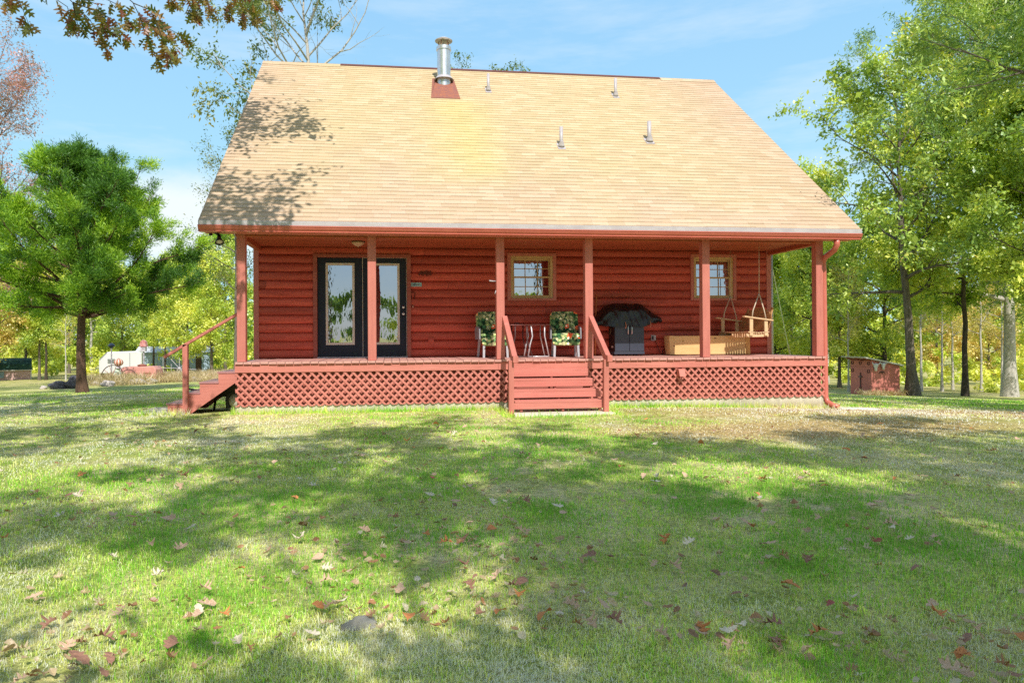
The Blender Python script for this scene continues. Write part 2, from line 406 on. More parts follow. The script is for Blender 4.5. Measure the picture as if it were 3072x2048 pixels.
# ---------------------------------------------------------------- fallen leaves
def leaf_outline(kind, rg):
    """half outline of a leaf, stalk at 0, tip at 1: (along, half width)"""
    if kind == 'oak':
        pts = [(0.0, 0.012), (0.12, 0.02), (0.20, 0.16), (0.27, 0.20), (0.31, 0.07), (0.36, 0.06), (0.42, 0.30), (0.52, 0.42), (0.55, 0.30), (0.53, 0.10), (0.60, 0.07), (0.68, 0.22), (0.80, 0.30), (0.79, 0.14), (0.80, 0.07), (0.90, 0.08), (1.0, 0.0)]
    elif kind == 'oval':
        pts = [(0.0, 0.01), (0.12, 0.02), (0.2, 0.14), (0.35, 0.25), (0.55, 0.29), (0.75, 0.22), (0.9, 0.1), (1.0, 0.0)]
    else:
        pts = [(0.0, 0.012), (0.1, 0.02), (0.18, 0.12), (0.3, 0.13), (0.42, 0.2), (0.5, 0.13), (0.62, 0.27), (0.72, 0.17), (0.82, 0.2), (0.92, 0.1), (1.0, 0.0)]
    return [(a, w * rg.uniform(0.85, 1.15)) for a, w in pts]
def leaf_mesh(name, kind, seed):
    rg = random.Random(seed); h = leaf_outline(kind, rg); n = len(h)
    cu1 = rg.uniform(0.6, 2.2) * rg.choice([-1, 1, 1]); cu2 = rg.uniform(0.6, 2.6); tw = rg.uniform(-0.8, 0.8)
    def bend(a, w):
        x = a - 0.5
        return (x * (1 - 0.12 * abs(cu1)), w * (1 - 0.25 * min(1, abs(w) * cu2)), cu1 * 0.28 * x * x + cu2 * w * w * 0.9 + tw * x * w + 0.02 * sin(a * 19 + w * 23))
    vs = [bend(a, 0) for a, _ in h] + [bend(a, w) for a, w in h] + [bend(a, -w * rg.uniform(.85, 1.1)) for a, w in h]
    fs = []
    for i in range(n - 1):
        fs += [(i, i + 1, n + i + 1, n + i), (i + 1, i, 2 * n + i, 2 * n + i + 1)]
    zmin = min(v[2] for v in vs)
    me = bpy.data.meshes.new(name); me.from_pydata([(x, y, z - zmin) for x, y, z in vs], [], fs); me.update()
    return me
LEAFC = {
    'tan': ((0.70, 0.48, 0.34), (0.52, 0.34, 0.22)),
    'orange': ((0.70, 0.30, 0.11), (0.56, 0.20, 0.07)),
    'red': ((0.46, 0.13, 0.10), (0.34, 0.09, 0.08)),
    'brown': ((0.40, 0.21, 0.14), (0.28, 0.14, 0.10)),
    'pale': ((0.78, 0.69, 0.55), (0.64, 0.54, 0.40)),
}
LEAFM = {k: surf('leaf_' + k, a, b, 0.65, (9, 9, 9), 2.0, bump=0.2, fine=40) for k, (a, b) in LEAFC.items()}
LEAFME = {}
for k in LEAFC:
    for q in range(4):
        me = leaf_mesh('fallen_leaf', ['oak', 'lobed', 'oak', 'oval' if k in ('orange', 'tan') else 'lobed'][q], hash(k) % 97 * 0 + len(k) * 31 + q)
        me.materials.append(LEAFM[k]); LEAFME[(k, q)] = me
LABEL = {'tan': 'tan curled oak leaf lying dry on the lawn', 'orange': 'bright orange fallen leaf lying on the lawn', 'red': 'dark red fallen leaf lying on the lawn',
         'brown': 'dark brown withered leaf lying on the lawn', 'pale': 'pale bleached oak leaf lying on the lawn'}
rg = random.Random(5)
def put_leaf(x, y, k, q, s, rz, tilt=0.25):
    o = bpy.data.objects.new('fallen_leaf', LEAFME[(k, q)]); COL.objects.link(o)
    o.location = (x, y, gz1(x, y) + 0.026 + 0.02 * rg.random()); o.scale = (s, s, s)
    o.rotation_euler = (rg.gauss(0, tilt), rg.gauss(0, tilt), rz)
    tag(o, LABEL[k], 'fallen leaf', k + ' leaves fallen on the lawn')
cnt = 0
while cnt < 290:
    r = 3.0 * (11.5 / 3.0) ** (rg.random() ** 1.0); a = radians(rg.uniform(-30, 46))
    x, y = 2.7 + r * sin(a), -12.26 + r * cos(a)
    if bool(blocked(np.array(x), np.array(y))) or y > -0.3 and -1.6 < x < 11: continue
    if rg.random() > 0.6 + 0.5 * float(vnoise(np.array(x), np.array(y), 31, 1.1)): continue
    k = rg.choices(['tan', 'orange', 'red', 'brown', 'pale'], [40, 15, 3, 18, 24])[0]
    put_leaf(x, y, k, rg.randrange(4), rg.uniform(0.07, 0.14), rg.uniform(0, 6.3)); cnt += 1
# the rest of the litter, too small and too many to count
vs, fs, tn = [], [], []
proto = []
for q in range(12):
    mm = leaf_mesh('leaf', ['oak', 'lobed', 'oval'][q % 3], 300 + q); proto.append(([tuple(v.co) for v in mm.vertices], [tuple(p.vertices) for p in mm.polygons])); bpy.data.meshes.remove(mm)
for i in range(5200):
    r = 2.9 * (26 / 2.9) ** (rg.random() ** .8); a = radians(rg.uniform(-33, 49))
    x, y = 2.7 + r * sin(a), -12.26 + r * cos(a)
    if bool(blocked(np.array(x), np.array(y))) or rg.random() > .5 + .7 * float(vnoise(np.array(x), np.array(y), 31, 1.1)): continue
    s = rg.uniform(0.035, 0.085); z = gz1(x, y) + 0.018 + .022 * rg.random()
    M = Matrix.Rotation(rg.uniform(0, 6.3), 3, 'Z') @ Matrix.Rotation(rg.gauss(0, .4), 3, 'X') @ Matrix.Rotation(rg.gauss(0, .3), 3, 'Y')
    b = len(vs); pv, pf_ = rg.choice(proto); tv = rg.random()
    for p_ in pv:
        q = M @ Vector(p_) * s; vs.append((x + q.x, y + q.y, z + q.z))
    for f_ in pf_: fs.append(tuple(b + k for k in f_)); tn.append(tv)
me = bpy.data.meshes.new('fallen_leaves'); me.from_pydata(vs, [], fs)
a_ = me.attributes.new('tone', 'FLOAT', 'FACE'); a_.data.foreach_set('value', tn)
tag(link('fallen_leaves', me, leafmat('leaf_litter', [(0, (0.26, 0.14, 0.08)), (0.2, (0.46, 0.21, 0.09)), (0.35, (0.50, 0.34, 0.20)), (0.7, (0.62, 0.46, 0.29)), (1, (0.72, 0.64, 0.48))], 0.2)), 'small scattered dry leaves over the farther lawn', 'leaf litter', kind='stuff')
# pale stones showing through the turf near the camera
STONE = surf('field_stone', (0.42, 0.40, 0.35), (0.28, 0.26, 0.22), 0.9, (6, 6, 6), 3, bump=0.7, bdist=0.01)
def stone(name, x, y, z, sx, sy, sz, seed, mat, label=None, cat=None, group=None):
    rs = random.Random(seed)
    b = MB(); ph = [rs.uniform(0, 6) for _ in range(8)]
    def fn(u, v):
        th, p_ = u * 2 * pi, (v - 0.5) * pi
        d = Vector((cos(th) * cos(p_), sin(th) * cos(p_), sin(p_)))
        k = 1 + 0.16 * sin(3 * d.x + ph[0]) * sin(2.6 * d.y + ph[1]) + 0.13 * sin(5.1 * d.z + ph[2] + 2 * d.x) + 0.08 * sin(8 * d.y + ph[3]) * sin(7 * d.x + ph[4])
        return (d.x * sx * k, d.y * sy * k, d.z * sz * k)
    b.grid(fn, 20, 12)
    o = b.build(name, mat, None, True); o.location = (x, y, z); tag(o, label, cat, group); return o
stone('field_stone', 2.55, -9.1, 0.10, 0.085, 0.055, 0.03, 4, STONE, 'flat pale stone sunk in the grass at the front of the lawn', 'stone')
# ---------------------------------------------------------------- the cabin
W = 10.97
RED = wood('red_trim_paint', (0.63, 0.225, 0.18), (0.52, 0.168, 0.133), 'x', 0.62)
REDV = wood('red_post_paint', (0.60, 0.208, 0.166), (0.49, 0.154, 0.124), 'z', 0.62)
REDY = wood('red_deck_paint', (0.66, 0.36, 0.31), (0.54, 0.27, 0.23), 'y', 0.5, spec=0.5)
m, t = new_mat('red_log_stain')
v = t.coord('Object'); xyz = t.n('SeparateXYZ', None, Vector=v).outputs
lr_ = t.m('FLOOR', t.m('DIVIDE', t.m('SUBTRACT', xyz[2], 1.005), .1745))
rn = t.n('TexWhiteNoise', {'noise_dimensions': '1D'}, W=lr_).outputs['Value']
seg = t.m('ADD', t.m('DIVIDE', t.m('ADD', xyz[0], xyz[1]), 3.66), t.m('MULTIPLY', rn, 5.3))
rs_ = t.n('TexWhiteNoise', {'noise_dimensions': '2D'}, Vector=t.n('CombineXYZ', None, X=t.m('FLOOR', seg), Y=lr_).outputs[0]).outputs['Value']
g = t.noise(t.n('VectorMath', {'operation': 'ADD'}, i0=t.coord('Object', (1.0, 8, 15)), i1=t.n('CombineXYZ', None, X=t.m('MULTIPLY', rs_, 31)).outputs[0]).outputs[0], 1.7, 6, .65)
col = t.ramp(g, [(.3, (.39, .062, .042)), (.5, (.52, .094, .062)), (.7, (.62, .132, .086))])
sh = t.m('ADD', .74, t.m('MULTIPLY', rs_, .5)); col = t.mix(1.0, col, t.n('CombineColor', None, i0=sh, i1=sh, i2=sh).outputs[0], 'MULTIPLY')
kn = t.n('TexVoronoi', None, Vector=t.coord('Object', (1.7, 1.7, 5.0)), Scale=1.0).outputs['Distance']
col = t.mix(t.n('MapRange', None, Value=kn, From_Min=.03, From_Max=.07, To_Min=.7, To_Max=0).outputs[0], col, (.10, .022, .018))
jn = t.m('LESS_THAN', t.m('FRACT', seg), .0022); col = t.mix(t.m('MULTIPLY', jn, .8), col, (.05, .012, .01))
p = t.n('BsdfPrincipled', None, Base_Color=col, Roughness=t.m('ADD', .42, t.m('MULTIPLY', g, .3))); p.inputs['Specular IOR Level'].default_value = .3
t.set(p.inputs['Normal'], t.bump(g, .3, .006)); t.out(p); LOG = m
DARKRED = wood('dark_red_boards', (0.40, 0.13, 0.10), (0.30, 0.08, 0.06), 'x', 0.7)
CEIL = wood('ceiling_stain', (0.46, 0.115, 0.05), (0.35, 0.08, 0.038), 'x', 0.6)
TAN = wood('window_wood', (0.66, 0.47, 0.25), (0.56, 0.37, 0.18), 'z', 0.6)
GUT = surf('gutter_enamel', (0.60, 0.165, 0.12), (0.54, 0.14, 0.10), 0.35, (2, 2, 2), 1.5, spec=0.5)
WHITE = surf('white_metal', (0.55, 0.52, 0.54), (0.47, 0.43, 0.46), 0.4, (2, 4, 4), 2, spec=0.5)
CONC = surf('concrete', (0.62, 0.58, 0.47), (0.50, 0.46, 0.37), 0.9, (3, 3, 3), 2.5, bump=0.5, bdist=0.01, c3=(0.42, 0.37, 0.28))
NAVY = surf('navy_door_paint', (0.026, 0.035, 0.054), (0.02, 0.028, 0.044), 0.5, (1, 1, 1), 2, spec=0.25)
GALV = surf('galvanised_steel', (0.72, 0.76, 0.80), (0.58, 0.62, 0.67), 0.32, (2, 2, 2), 3, metal=0.75)
STEEL = surf('brushed_steel', (0.72, 0.72, 0.72), None, 0.28, metal=1.0)
RUST = surf('rusty_tin', (0.36, 0.13, 0.08), (0.26, 0.11, 0.10), 0.8, (4, 4, 4), 2.5, c3=(0.62, 0.24, 0.05))
BLACK = surf('black_metal', (0.015, 0.015, 0.016), None, 0.4, spec=0.5)
GLASS = glass('window_glass', 0.55, 0.003)
DGLASS = glass('door_glass', 0.5, 0.0025)

cab = thing('log_cabin', 'red log-sided cabin with steep tan shingle roof and full front porch', 'cabin')
H = 0.1745; Z0 = 1.005; YW = 1.85
def logy(z):
    u = ((z - Z0) / H) % 1.0
    return -0.058 * max(0.0, 1 - abs(2 * u - 1) ** 2.4) ** 0.55
def log_face(b, x0, x1, za, zb, y, sgn=1, axis='x'):
    """half-log courses between za and zb, bulging out by up to 5 cm"""
    zs = {za, zb}
    k = math.floor((za - Z0) / H)
    while Z0 + k * H < zb:
        for u in (0, .02, .06, .14, .28, .5, .72, .86, .94, .98):
            z = Z0 + (k + u) * H
            if za < z < zb: zs.add(z)
        k += 1
    zs = sorted(zs); vs = []
    for z in zs:
        d = logy(z) * sgn
        vs += [(x0, y + d, z), (x1, y + d, z)] if axis == 'x' else [(y + d, x0, z), (y + d, x1, z)]
    fs = [(2 * i, 2 * i + 1, 2 * i + 3, 2 * i + 2) for i in range(len(zs) - 1)]
    b.add(vs, fs)
OPEN = [(1.18, 3.02, 1.0, 3.07), (5.17, 6.04, 2.23, 3.10), (9.175, 10.045, 2.23, 3.10)]
XL, XR, TOPZ = 0.06, 10.84, 3.30
b = MB()
x = XL
for (a, c_, z0, z1) in OPEN:
    log_face(b, x, a, Z0, TOPZ, YW)
    if z0 > Z0 + .01: log_face(b, a, c_, Z0, z0, YW)
    log_face(b, a, c_, z1, TOPZ, YW)
    for xx in (a, c_): b.add([(xx, YW - .05, z0), (xx, YW + .12, z0), (xx, YW + .12, z1), (xx, YW - .05, z1)], [(0, 1, 2, 3)])
    b.add([(a, YW - .05, z1), (c_, YW - .05, z1), (c_, YW + .12, z1), (a, YW + .12, z1)], [(0, 1, 2, 3)])
    b.add([(a, YW - .05, z0), (c_, YW - .05, z0), (c_, YW + .12, z0), (a, YW + .12, z0)], [(0, 1, 2, 3)])
    x = c_
log_face(b, x, XR, Z0, TOPZ, YW)
b.build('log_wall', LOG, cab, True).modifiers.new('edge', 'EDGE_SPLIT').split_angle = radians(50)
b = MB(); log_face(b, 0, W - .07, 0.2, 5.0, 9.1, -1); b.build('log_wall', LOG, cab)
for xx, sg in ((-0.0, 1), (10.90, -1)):
    b = MB(); log_face(b, YW, 9.1, 0.25, 3.45, xx, sg, 'y'); b.build('log_wall', LOG, cab)
    # gable above the eaves, out over the porch end
    z1 = 3.40
    def rz(y): return 3.30 + (min(y, 10.94 - y) + .398) * .851 - 0.10
    b = MB(); b.prism([(0.02, 3.24), (10.92, 3.24), (10.92, rz(10.92)), (5.47, rz(5.47)), (0.02, rz(0.02))], xx + (.02 if sg > 0 else -.06), xx + (.06 if sg > 0 else -.02))
    b.build('gable', DARKRED, cab)
for xx in (-0.045, 10.835):
    b = MB(); b.box(xx, xx + 0.105, YW - 0.065, YW + 0.06, 1.007, 3.26); b.build('corner_trim', REDV, cab, bevel=.005)
b = MB(); b.box(0.1, 10.8, YW + .14, 9.0, 0.9, 0.99); b.build('interior_floor', DARKRED, cab)

# roof: every course a tilted strip with a real butt edge, tabs and stains in the shader
m, t = new_mat('tan_shingles'); ROOF = m
pos = t.coord('Object'); sx = t.n('SeparateXYZ', None, Vector=pos)
X, Y_, Zc = sx.outputs
sl_ = t.m('MULTIPLY', Y_, 1.3131)
row = t.m('FLOOR', t.m('DIVIDE', t.m('ADD', sl_, 0.5226), 0.1372))
rr1 = t.n('TexWhiteNoise', {'noise_dimensions': '1D'}, W=row).outputs['Value']
u = t.m('ADD', t.m('DIVIDE', X, 0.30), t.m('MULTIPLY', rr1, 7.0))
cell = t.m('FLOOR', u); fu = t.m('FRACT', u)
rnd = t.n('TexWhiteNoise', {'noise_dimensions': '2D'}, Vector=t.n('CombineXYZ', None, X=cell, Y=row).outputs[0])
rv = rnd.outputs['Value']
u2 = t.m('ADD', t.m('DIVIDE', X, 0.33), t.m('MULTIPLY', rr1, 13.0))
rv2 = t.n('TexWhiteNoise', {'noise_dimensions': '2D'}, Vector=t.n('CombineXYZ', None, X=t.m('FLOOR', u2), Y=t.m('ADD', row, 91.0)).outputs[0]).outputs['Value']
base = t.ramp(rv, [(0.0, (0.545, 0.418, 0.248)), (0.35, (0.565, 0.440, 0.265)), (0.7, (0.585, 0.458, 0.282)), (1.0, (0.62, 0.495, 0.32))])
hz = t.n('MapRange', None, Value=Zc, From_Min=3.4, From_Max=6.4).outputs[0]
big = t.noise(t.coord('Object', (0.5, 0.5, 0.5)), 1.0, 5, 0.6)
pk = t.m('MULTIPLY', t.n('MapRange', None, Value=t.m('ADD', hz, t.m('MULTIPLY', t.m('SUBTRACT', big, 0.5), 1.6)), From_Min=0.75, From_Max=-0.05).outputs[0], 0.75)
edge = t.m('MAXIMUM', t.n('MapRange', None, Value=t.m('ADD', X, t.m('MULTIPLY', big, 3.0)), From_Min=9.6, From_Max=13.2).outputs[0], t.n('MapRange', None, Value=t.m('SUBTRACT', X, t.m('MULTIPLY', big, 2.0)), From_Min=0.4, From_Max=-1.5).outputs[0])
pk = t.m('MAXIMUM', pk, t.m('MULTIPLY', edge, .7))
base = t.mix(pk, base, t.mix(rv, (0.51, 0.36, 0.265), (0.575, 0.42, 0.325)))
# yellow-green wash below the stove pipe
wx = t.m('ADD', t.m('ABSOLUTE', t.m('SUBTRACT', X, t.m('ADD', 4.3, t.m('MULTIPLY', t.m('SUBTRACT', big, 0.5), 1.2)))), t.m('MULTIPLY', t.noise(t.coord('Object', (3, 0.5, 0.5)), 2.0, 3), 0.25))
wst = t.m('MULTIPLY', t.n('MapRange', {'interpolation_type': 'SMOOTHSTEP'}, Value=wx, From_Min=1.3, From_Max=0.0).outputs[0], t.n('MapRange', {'interpolation_type': 'SMOOTHSTEP'}, Value=Zc, From_Min=4.0, From_Max=5.2).outputs[0])
wst = t.m('MULTIPLY', wst, t.n('MapRange', None, Value=Zc, From_Min=7.2, From_Max=6.9).outputs[0])
base = t.mix(t.m('MULTIPLY', wst, 0.42), base, (0.62, 0.51, 0.17))
slot = t.m('LESS_THAN', fu, 0.025)
fs_ = t.m('FRACT', t.m('DIVIDE', t.m('ADD', sl_, 0.5226), 0.1372))
band = t.m('MULTIPLY', t.m('LESS_THAN', fs_, 0.16), t.n('MapRange', None, Value=rv2, From_Min=0.35, From_Max=0.7).outputs[0])
dark = t.m('MAXIMUM', t.m('MULTIPLY', slot, 0.22), t.m('MULTIPLY', band, 0.45))
base = t.mix(dark, base, (0.14, 0.095, 0.06))
base = t.mix(0.3, base, t.ramp(t.noise(pos, 160, 2, 0.7), [(0.3, (0.5, 0.5, 0.5)), (0.7, (1.4, 1.4, 1.4))]), 'MULTIPLY')
p = t.n('BsdfPrincipled', None, Base_Color=base, Roughness=0.92); p.inputs['Specular IOR Level'].default_value = 0.15
t.set(p.inputs['Normal'], t.bump(t.noise(pos, 120, 3, 0.7), 0.3, 0.006)); t.out(p)
def roof_z(y): return 3.3936 + (y + .398) * .851
RX0, RX1 = -0.5, 11.47
b = MB(); nrm = Vector((0, -0.851, 1)).normalized()
n_rows = 56
for k in range(n_rows):
    s0 = k * 0.1372; s1 = (k + 1) * 0.1372
    y0, y1 = -.398 + s0 / 1.3131, -.398 + s1 / 1.3131
    if y1 > 5.47: y1 = 5.47
    o0 = nrm * 0.011; o1 = nrm * 0.004
    a = [(RX0, y0, roof_z(y0)), (RX1, y0, roof_z(y0))]; c2 = [(RX1, y1, roof_z(y1)), (RX0, y1, roof_z(y1))]
    v0 = [tuple(Vector(p_) + o0) for p_ in a] + [tuple(Vector(p_) + o1) for p_ in c2] + a
    b.add(v0, [(0, 1, 2, 3), (4, 5, 1, 0)])
def rzb(y): return roof_z(10.94 - y)
b.add([(RX0, 5.47, roof_z(5.47)), (RX1, 5.47, roof_z(5.47)), (RX1, 11.34, rzb(11.34)), (RX0, 11.34, rzb(11.34))], [(0, 1, 2, 3)])
th = 0.15
b.prism([(-.398, roof_z(-.398) - .002), (5.47, roof_z(5.47) - .004), (11.34, rzb(11.34) - .002), (11.34, rzb(11.34) - th), (5.47, roof_z(5.47) - th - .02), (-.398, roof_z(-.398) - th)], RX0 + .02, RX1 - .02)
b.build('roof', ROOF, cab)
for xx in (RX0 - .005, RX1 - .02):      # rake boards
    b = MB(); b.prism([(-.40, roof_z(-.398) - .015), (5.47, roof_z(5.47) - .012), (11.34, rzb(11.34) - .012), (11.34, rzb(11.34) - .19), (5.47, roof_z(5.47) - .20), (-.40, roof_z(-.398) - .19)], xx, xx + .025); b.build('rake_board', RED, cab)
b = MB()
b.prism([(5.42, roof_z(5.42) + .02), (5.42, roof_z(5.42) + .028), (5.47, roof_z(5.47) + .04), (5.52, roof_z(5.42) + .028), (5.52, roof_z(5.42) + .02), (5.47, roof_z(5.47) + .022)], 1.42, 9.92)
b.build('ridge_vent', surf('ridge_vent_tin', (0.16, 0.06, 0.05), None, 0.6), cab)
for x0, x1 in ((RX0, 1.418), (9.922, RX1)):
    b = MB()
    b.prism([(5.33, roof_z(5.33) + .016), (5.33, roof_z(5.33) + .024), (5.47, roof_z(5.47) + .03), (5.61, roof_z(5.33) + .024), (5.61, roof_z(5.33) + .016), (5.47, roof_z(5.47) + .018)], x0, x1)
    b.build('ridge_cap', ROOF, cab)

# eave: white drip edge, red gutter, soffit
b = MB(); b.prism([(-.425, 3.318), (-.405, 3.318), (-.36, roof_z(-.398) - .004), (-.398, roof_z(-.398) + .004), (-.43, roof_z(-.398) - .008)], RX0 + .001, RX1 - .001)
b.build('drip_edge', WHITE, cab)
b = MB(); b.prism([(-.432, 3.314), (-.446, 3.308), (-.446, 3.296), (-.436, 3.288), (-.428, 3.262), (-.412, 3.240), (-.400, 3.232), (-.400, 3.222), (-.408, 3.214), (-.404, 3.206), (-.30, 3.206), (-.30, 3.314)], RX0 - .004, RX1 + .004)
b.build('gutter', GUT, cab)
b = MB(); b.box(RX0 + .03, RX1 - .03, -.296, -.02, 3.222, 3.236); b.build('soffit', RED, cab)
b = MB(); b.box(0.0, W, 0.165, 1.79, 3.256, 3.27)
for yy in (0.55, 0.95, 1.35): b.box(0.0, W, yy, yy + .012, 3.250, 3.257)
b.build('porch_ceiling', CEIL, cab)
b = MB(); b.box(0.0, W, 0.012, 0.15, 3.19, 3.30); b.build('porch_beam', CEIL, cab, bevel=.004)
for xx in (0.0, 10.86):
    b = MB(); b.box(xx, xx + .11, 0.152, YW - .07, 3.17, 3.29); b.build('porch_beam', CEIL, cab, bevel=.004)

# porch: deck boards, rim, posts, lattice, blockwork
rg = random.Random(3)
b = MB(); x = 0.0
while x < W - .02:
    w_ = min(0.138, W - x)
    e = -0.055 - rg.uniform(0, .018); dz = rg.uniform(-.003, .003)
    b.box(x + .002, x + w_ - .003, e, YW - .055, 0.969 + dz, 1.007 + dz); x += 0.1415
b.build('porch_deck', REDY, cab)
for x0, x1 in ((-.01, 4.6), (4.602, 8.57), (8.572, 10.985)):
    b = MB(); b.box(x0, x1, -.028, .012, .822, .967); b.build('rim_board', RED, cab, bevel=.004)
for x0 in (-.01, 10.945):
    b = MB(); b.box(x0, x0 + .04, .014, YW, .822, .967); b.build('rim_board', REDY, cab)
PX = [0.022, 2.268, 4.580, 6.237, 8.513, 10.820]
for x0 in PX:
    b = MB(); b.box(x0, x0 + .148, .0, .148, 1.01, 3.26); b.build('porch_post', REDV, cab, bevel=.007)
def lattice(x0, x1, z0, z1, y, name='lattice_panel', axis='x'):
    b = MB(); w_ = .035; pitch = .143; hgt = z1 - z0
    def clip(poly):
        for (c_, val, sgn) in ((0, x0, 1), (0, x1, -1)):
            out = []
            for i in range(len(poly)):
                p_, q = poly[i - 1], poly[i]
                ip, iq = (p_[c_] - val) * sgn >= 0, (q[c_] - val) * sgn >= 0
                if ip != iq:
                    f = (val - p_[c_]) / (q[c_] - p_[c_]); out.append((val, p_[1] + f * (q[1] - p_[1])))
                if iq: out.append(q)
            poly = out
            if len(poly) < 3: return None
        return poly
    hw = w_ * .7071
    for lay, (yy, dr_) in enumerate(((y, -1), (y + .010, 1))):
        k = -int(hgt / pitch) - 2
        while x0 + k * pitch < x1 + hgt:
            xb = x0 + k * pitch + (0.03 if lay else 0) + rg.uniform(-.003, .003)
            # strip from (xb at z0) to (xb -/+ h at z1)
            xt = xb - hgt if dr_ < 0 else xb + hgt
            zlo = z0 - rg.uniform(0, .012)
            poly = clip([(xb - hw, zlo), (xb + hw, zlo), (xt + hw, z1), (xt - hw, z1)])
            if poly:
                b.prism(poly, yy, yy + .0085, 'y')
            k += 1
    return b.build(name, RED, cab)
lattice(-.005, 4.80, .235, .820, -.012)
lattice(6.26, 10.975, .235, .820, -.012)
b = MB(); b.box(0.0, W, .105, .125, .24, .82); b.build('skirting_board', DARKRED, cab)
b = MB(); b.prism([(.02, -.02 - .6), (.16, -.6), (.16, .238), (.02, .238)], -.01, W - .005)
m, t = new_mat('block_wall')
v = t.coord('Object'); xx_ = t.n('SeparateXYZ', None, Vector=v).outputs[0]
jt = t.m('LESS_THAN', t.m('ABSOLUTE', t.m('SUBTRACT', t.m('FRACT', t.m('DIVIDE', xx_, .41)), .6)), .016)
a_ = t.noise(v, 2.2, 5, .65); f_ = t.noise(v, 70, 3, .7)
cc = t.mix(jt, t.ramp(a_, [(.35, (.44, .40, .31)), (.5, (.62, .57, .45)), (.68, (.70, .65, .52))]), (.74, .70, .60))
mud = t.n('MapRange', None, Value=t.m('ADD', t.n('SeparateXYZ', None, Vector=v).outputs[2], t.m('MULTIPLY', a_, -.22)), From_Min=.06, From_Max=-.06, To_Max=.7).outputs[0]
cc = t.mix(mud, cc, (.30, .22, .13))
cc = t.mix(.35, cc, t.ramp(f_, [(.3, (.5, .5, .5)), (.7, (1.3, 1.3, 1.3))]), 'MULTIPLY')
p = t.n('BsdfPrincipled', None, Base_Color=cc, Roughness=.92); t.set(p.inputs['Normal'], t.bump(f_, .5, .008)); t.out(p)
b.build('foundation', m, cab, bevel=.006)
# french doors
cream = surf('cream_plastic', (0.72, 0.68, 0.62), None, .5)
BLIND = surf('blind_slats', (0.22, 0.21, 0.19), None, .6)
b = MB()
b.box(1.12, 1.20, YW - .085, YW + .02, 1.01, 3.11); b.box(3.0, 3.08, YW - .085, YW + .02, 1.01, 3.11); b.box(1.2, 3.0, YW - .085, YW + .02, 3.045, 3.11)
b.build('door_frame', DARKRED, cab, bevel=.004)
b = MB(); b.box(1.2, 3.0, YW - .10, YW + .03, 1.008, 1.032); b.build('door_sill', WHITE, cab)
def door(x0, x1, active):
    yb = YW - .02
    gx0, gx1 = (1.40, 1.905) if not active else (2.325, 2.815)
    d = MB()
    for (a, c_, e, f) in ((x0, gx0, 1.035, 3.04), (gx1, x1, 1.035, 3.04), (gx0, gx1, 1.035, 1.31), (gx0, gx1, 2.90, 3.04)):
        d.box(a, c_, yb, yb + .045, e, f)
    do = d.build('door', NAVY, cab, bevel=.003)
    l = MB(); w_ = .035
    for (a, c_, e, f) in ((gx0 - w_, gx0 + .012, 1.31 - w_, 2.90 + w_), (gx1 - .012, gx1 + w_, 1.31 - w_, 2.90 + w_), (gx0 + .012, gx1 - .012, 1.31 - w_, 1.322), (gx0 + .012, gx1 - .012, 2.888, 2.90 + w_)):
        l.box(a, c_, yb - .014, yb - .001, e, f)
    l.build('lite_frame', cream, do, bevel=.003)
    g = MB(); g.add([(gx0, yb + .012, 1.31), (gx1, yb + .012, 1.31), (gx1, yb + .012, 2.90), (gx0, yb + .012, 2.90)], [(0, 1, 2, 3)]); g.build('door_pane', DGLASS, do)
    s = MB(); z = 1.33
    top = 2.25 if not active else 2.86
    while z < top:
        s.add([(gx0 + .01, yb + .03, z), (gx1 - .01, yb + .03, z), (gx1 - .01, yb + .042, z + .016), (gx0 + .01, yb + .042, z + .016)], [(0, 1, 2, 3)]); z += .024
    for xx in (gx0 + .08, gx1 - .08): s.box(xx, xx + .006, yb + .026, yb + .029, 1.33, top)
    s.box(gx0, gx1, yb + .046, yb + .05, 1.31, 2.9)
    s.build('blind', BLIND, do)
    if active:
        k = MB(); k.lathe([(.031, 0), (.031, .012), (.014, .018), (.014, .045), (.030, .055), (.031, .075), (.018, .085), (0, .086)], n=16)
        ko = k.build('door_knob', STEEL, do, True); ko.location = (2.925, yb, 1.90); ko.rotation_euler = (radians(90), 0, 0)
        k = MB(); k.lathe([(.030, 0), (.030, .014), (.022, .022), (0, .023)], n=16)
        ko = k.build('deadbolt', STEEL, do, True); ko.location = (2.925, yb, 2.04); ko.rotation_euler = (radians(90), 0, 0)
    return do
door(1.205, 2.098, False); door(2.108, 2.985, True)
b = MB(); b.box(2.0985, 2.1075, YW - .03, YW + .02, 1.035, 3.04); b.box(2.108, 2.99, YW - .03, YW - .018, 3.0405, 3.0445); b.box(2.986, 2.9955, YW - .03, YW + .02, 1.035, 3.04)
b.build('weather_strip', cream, cab)

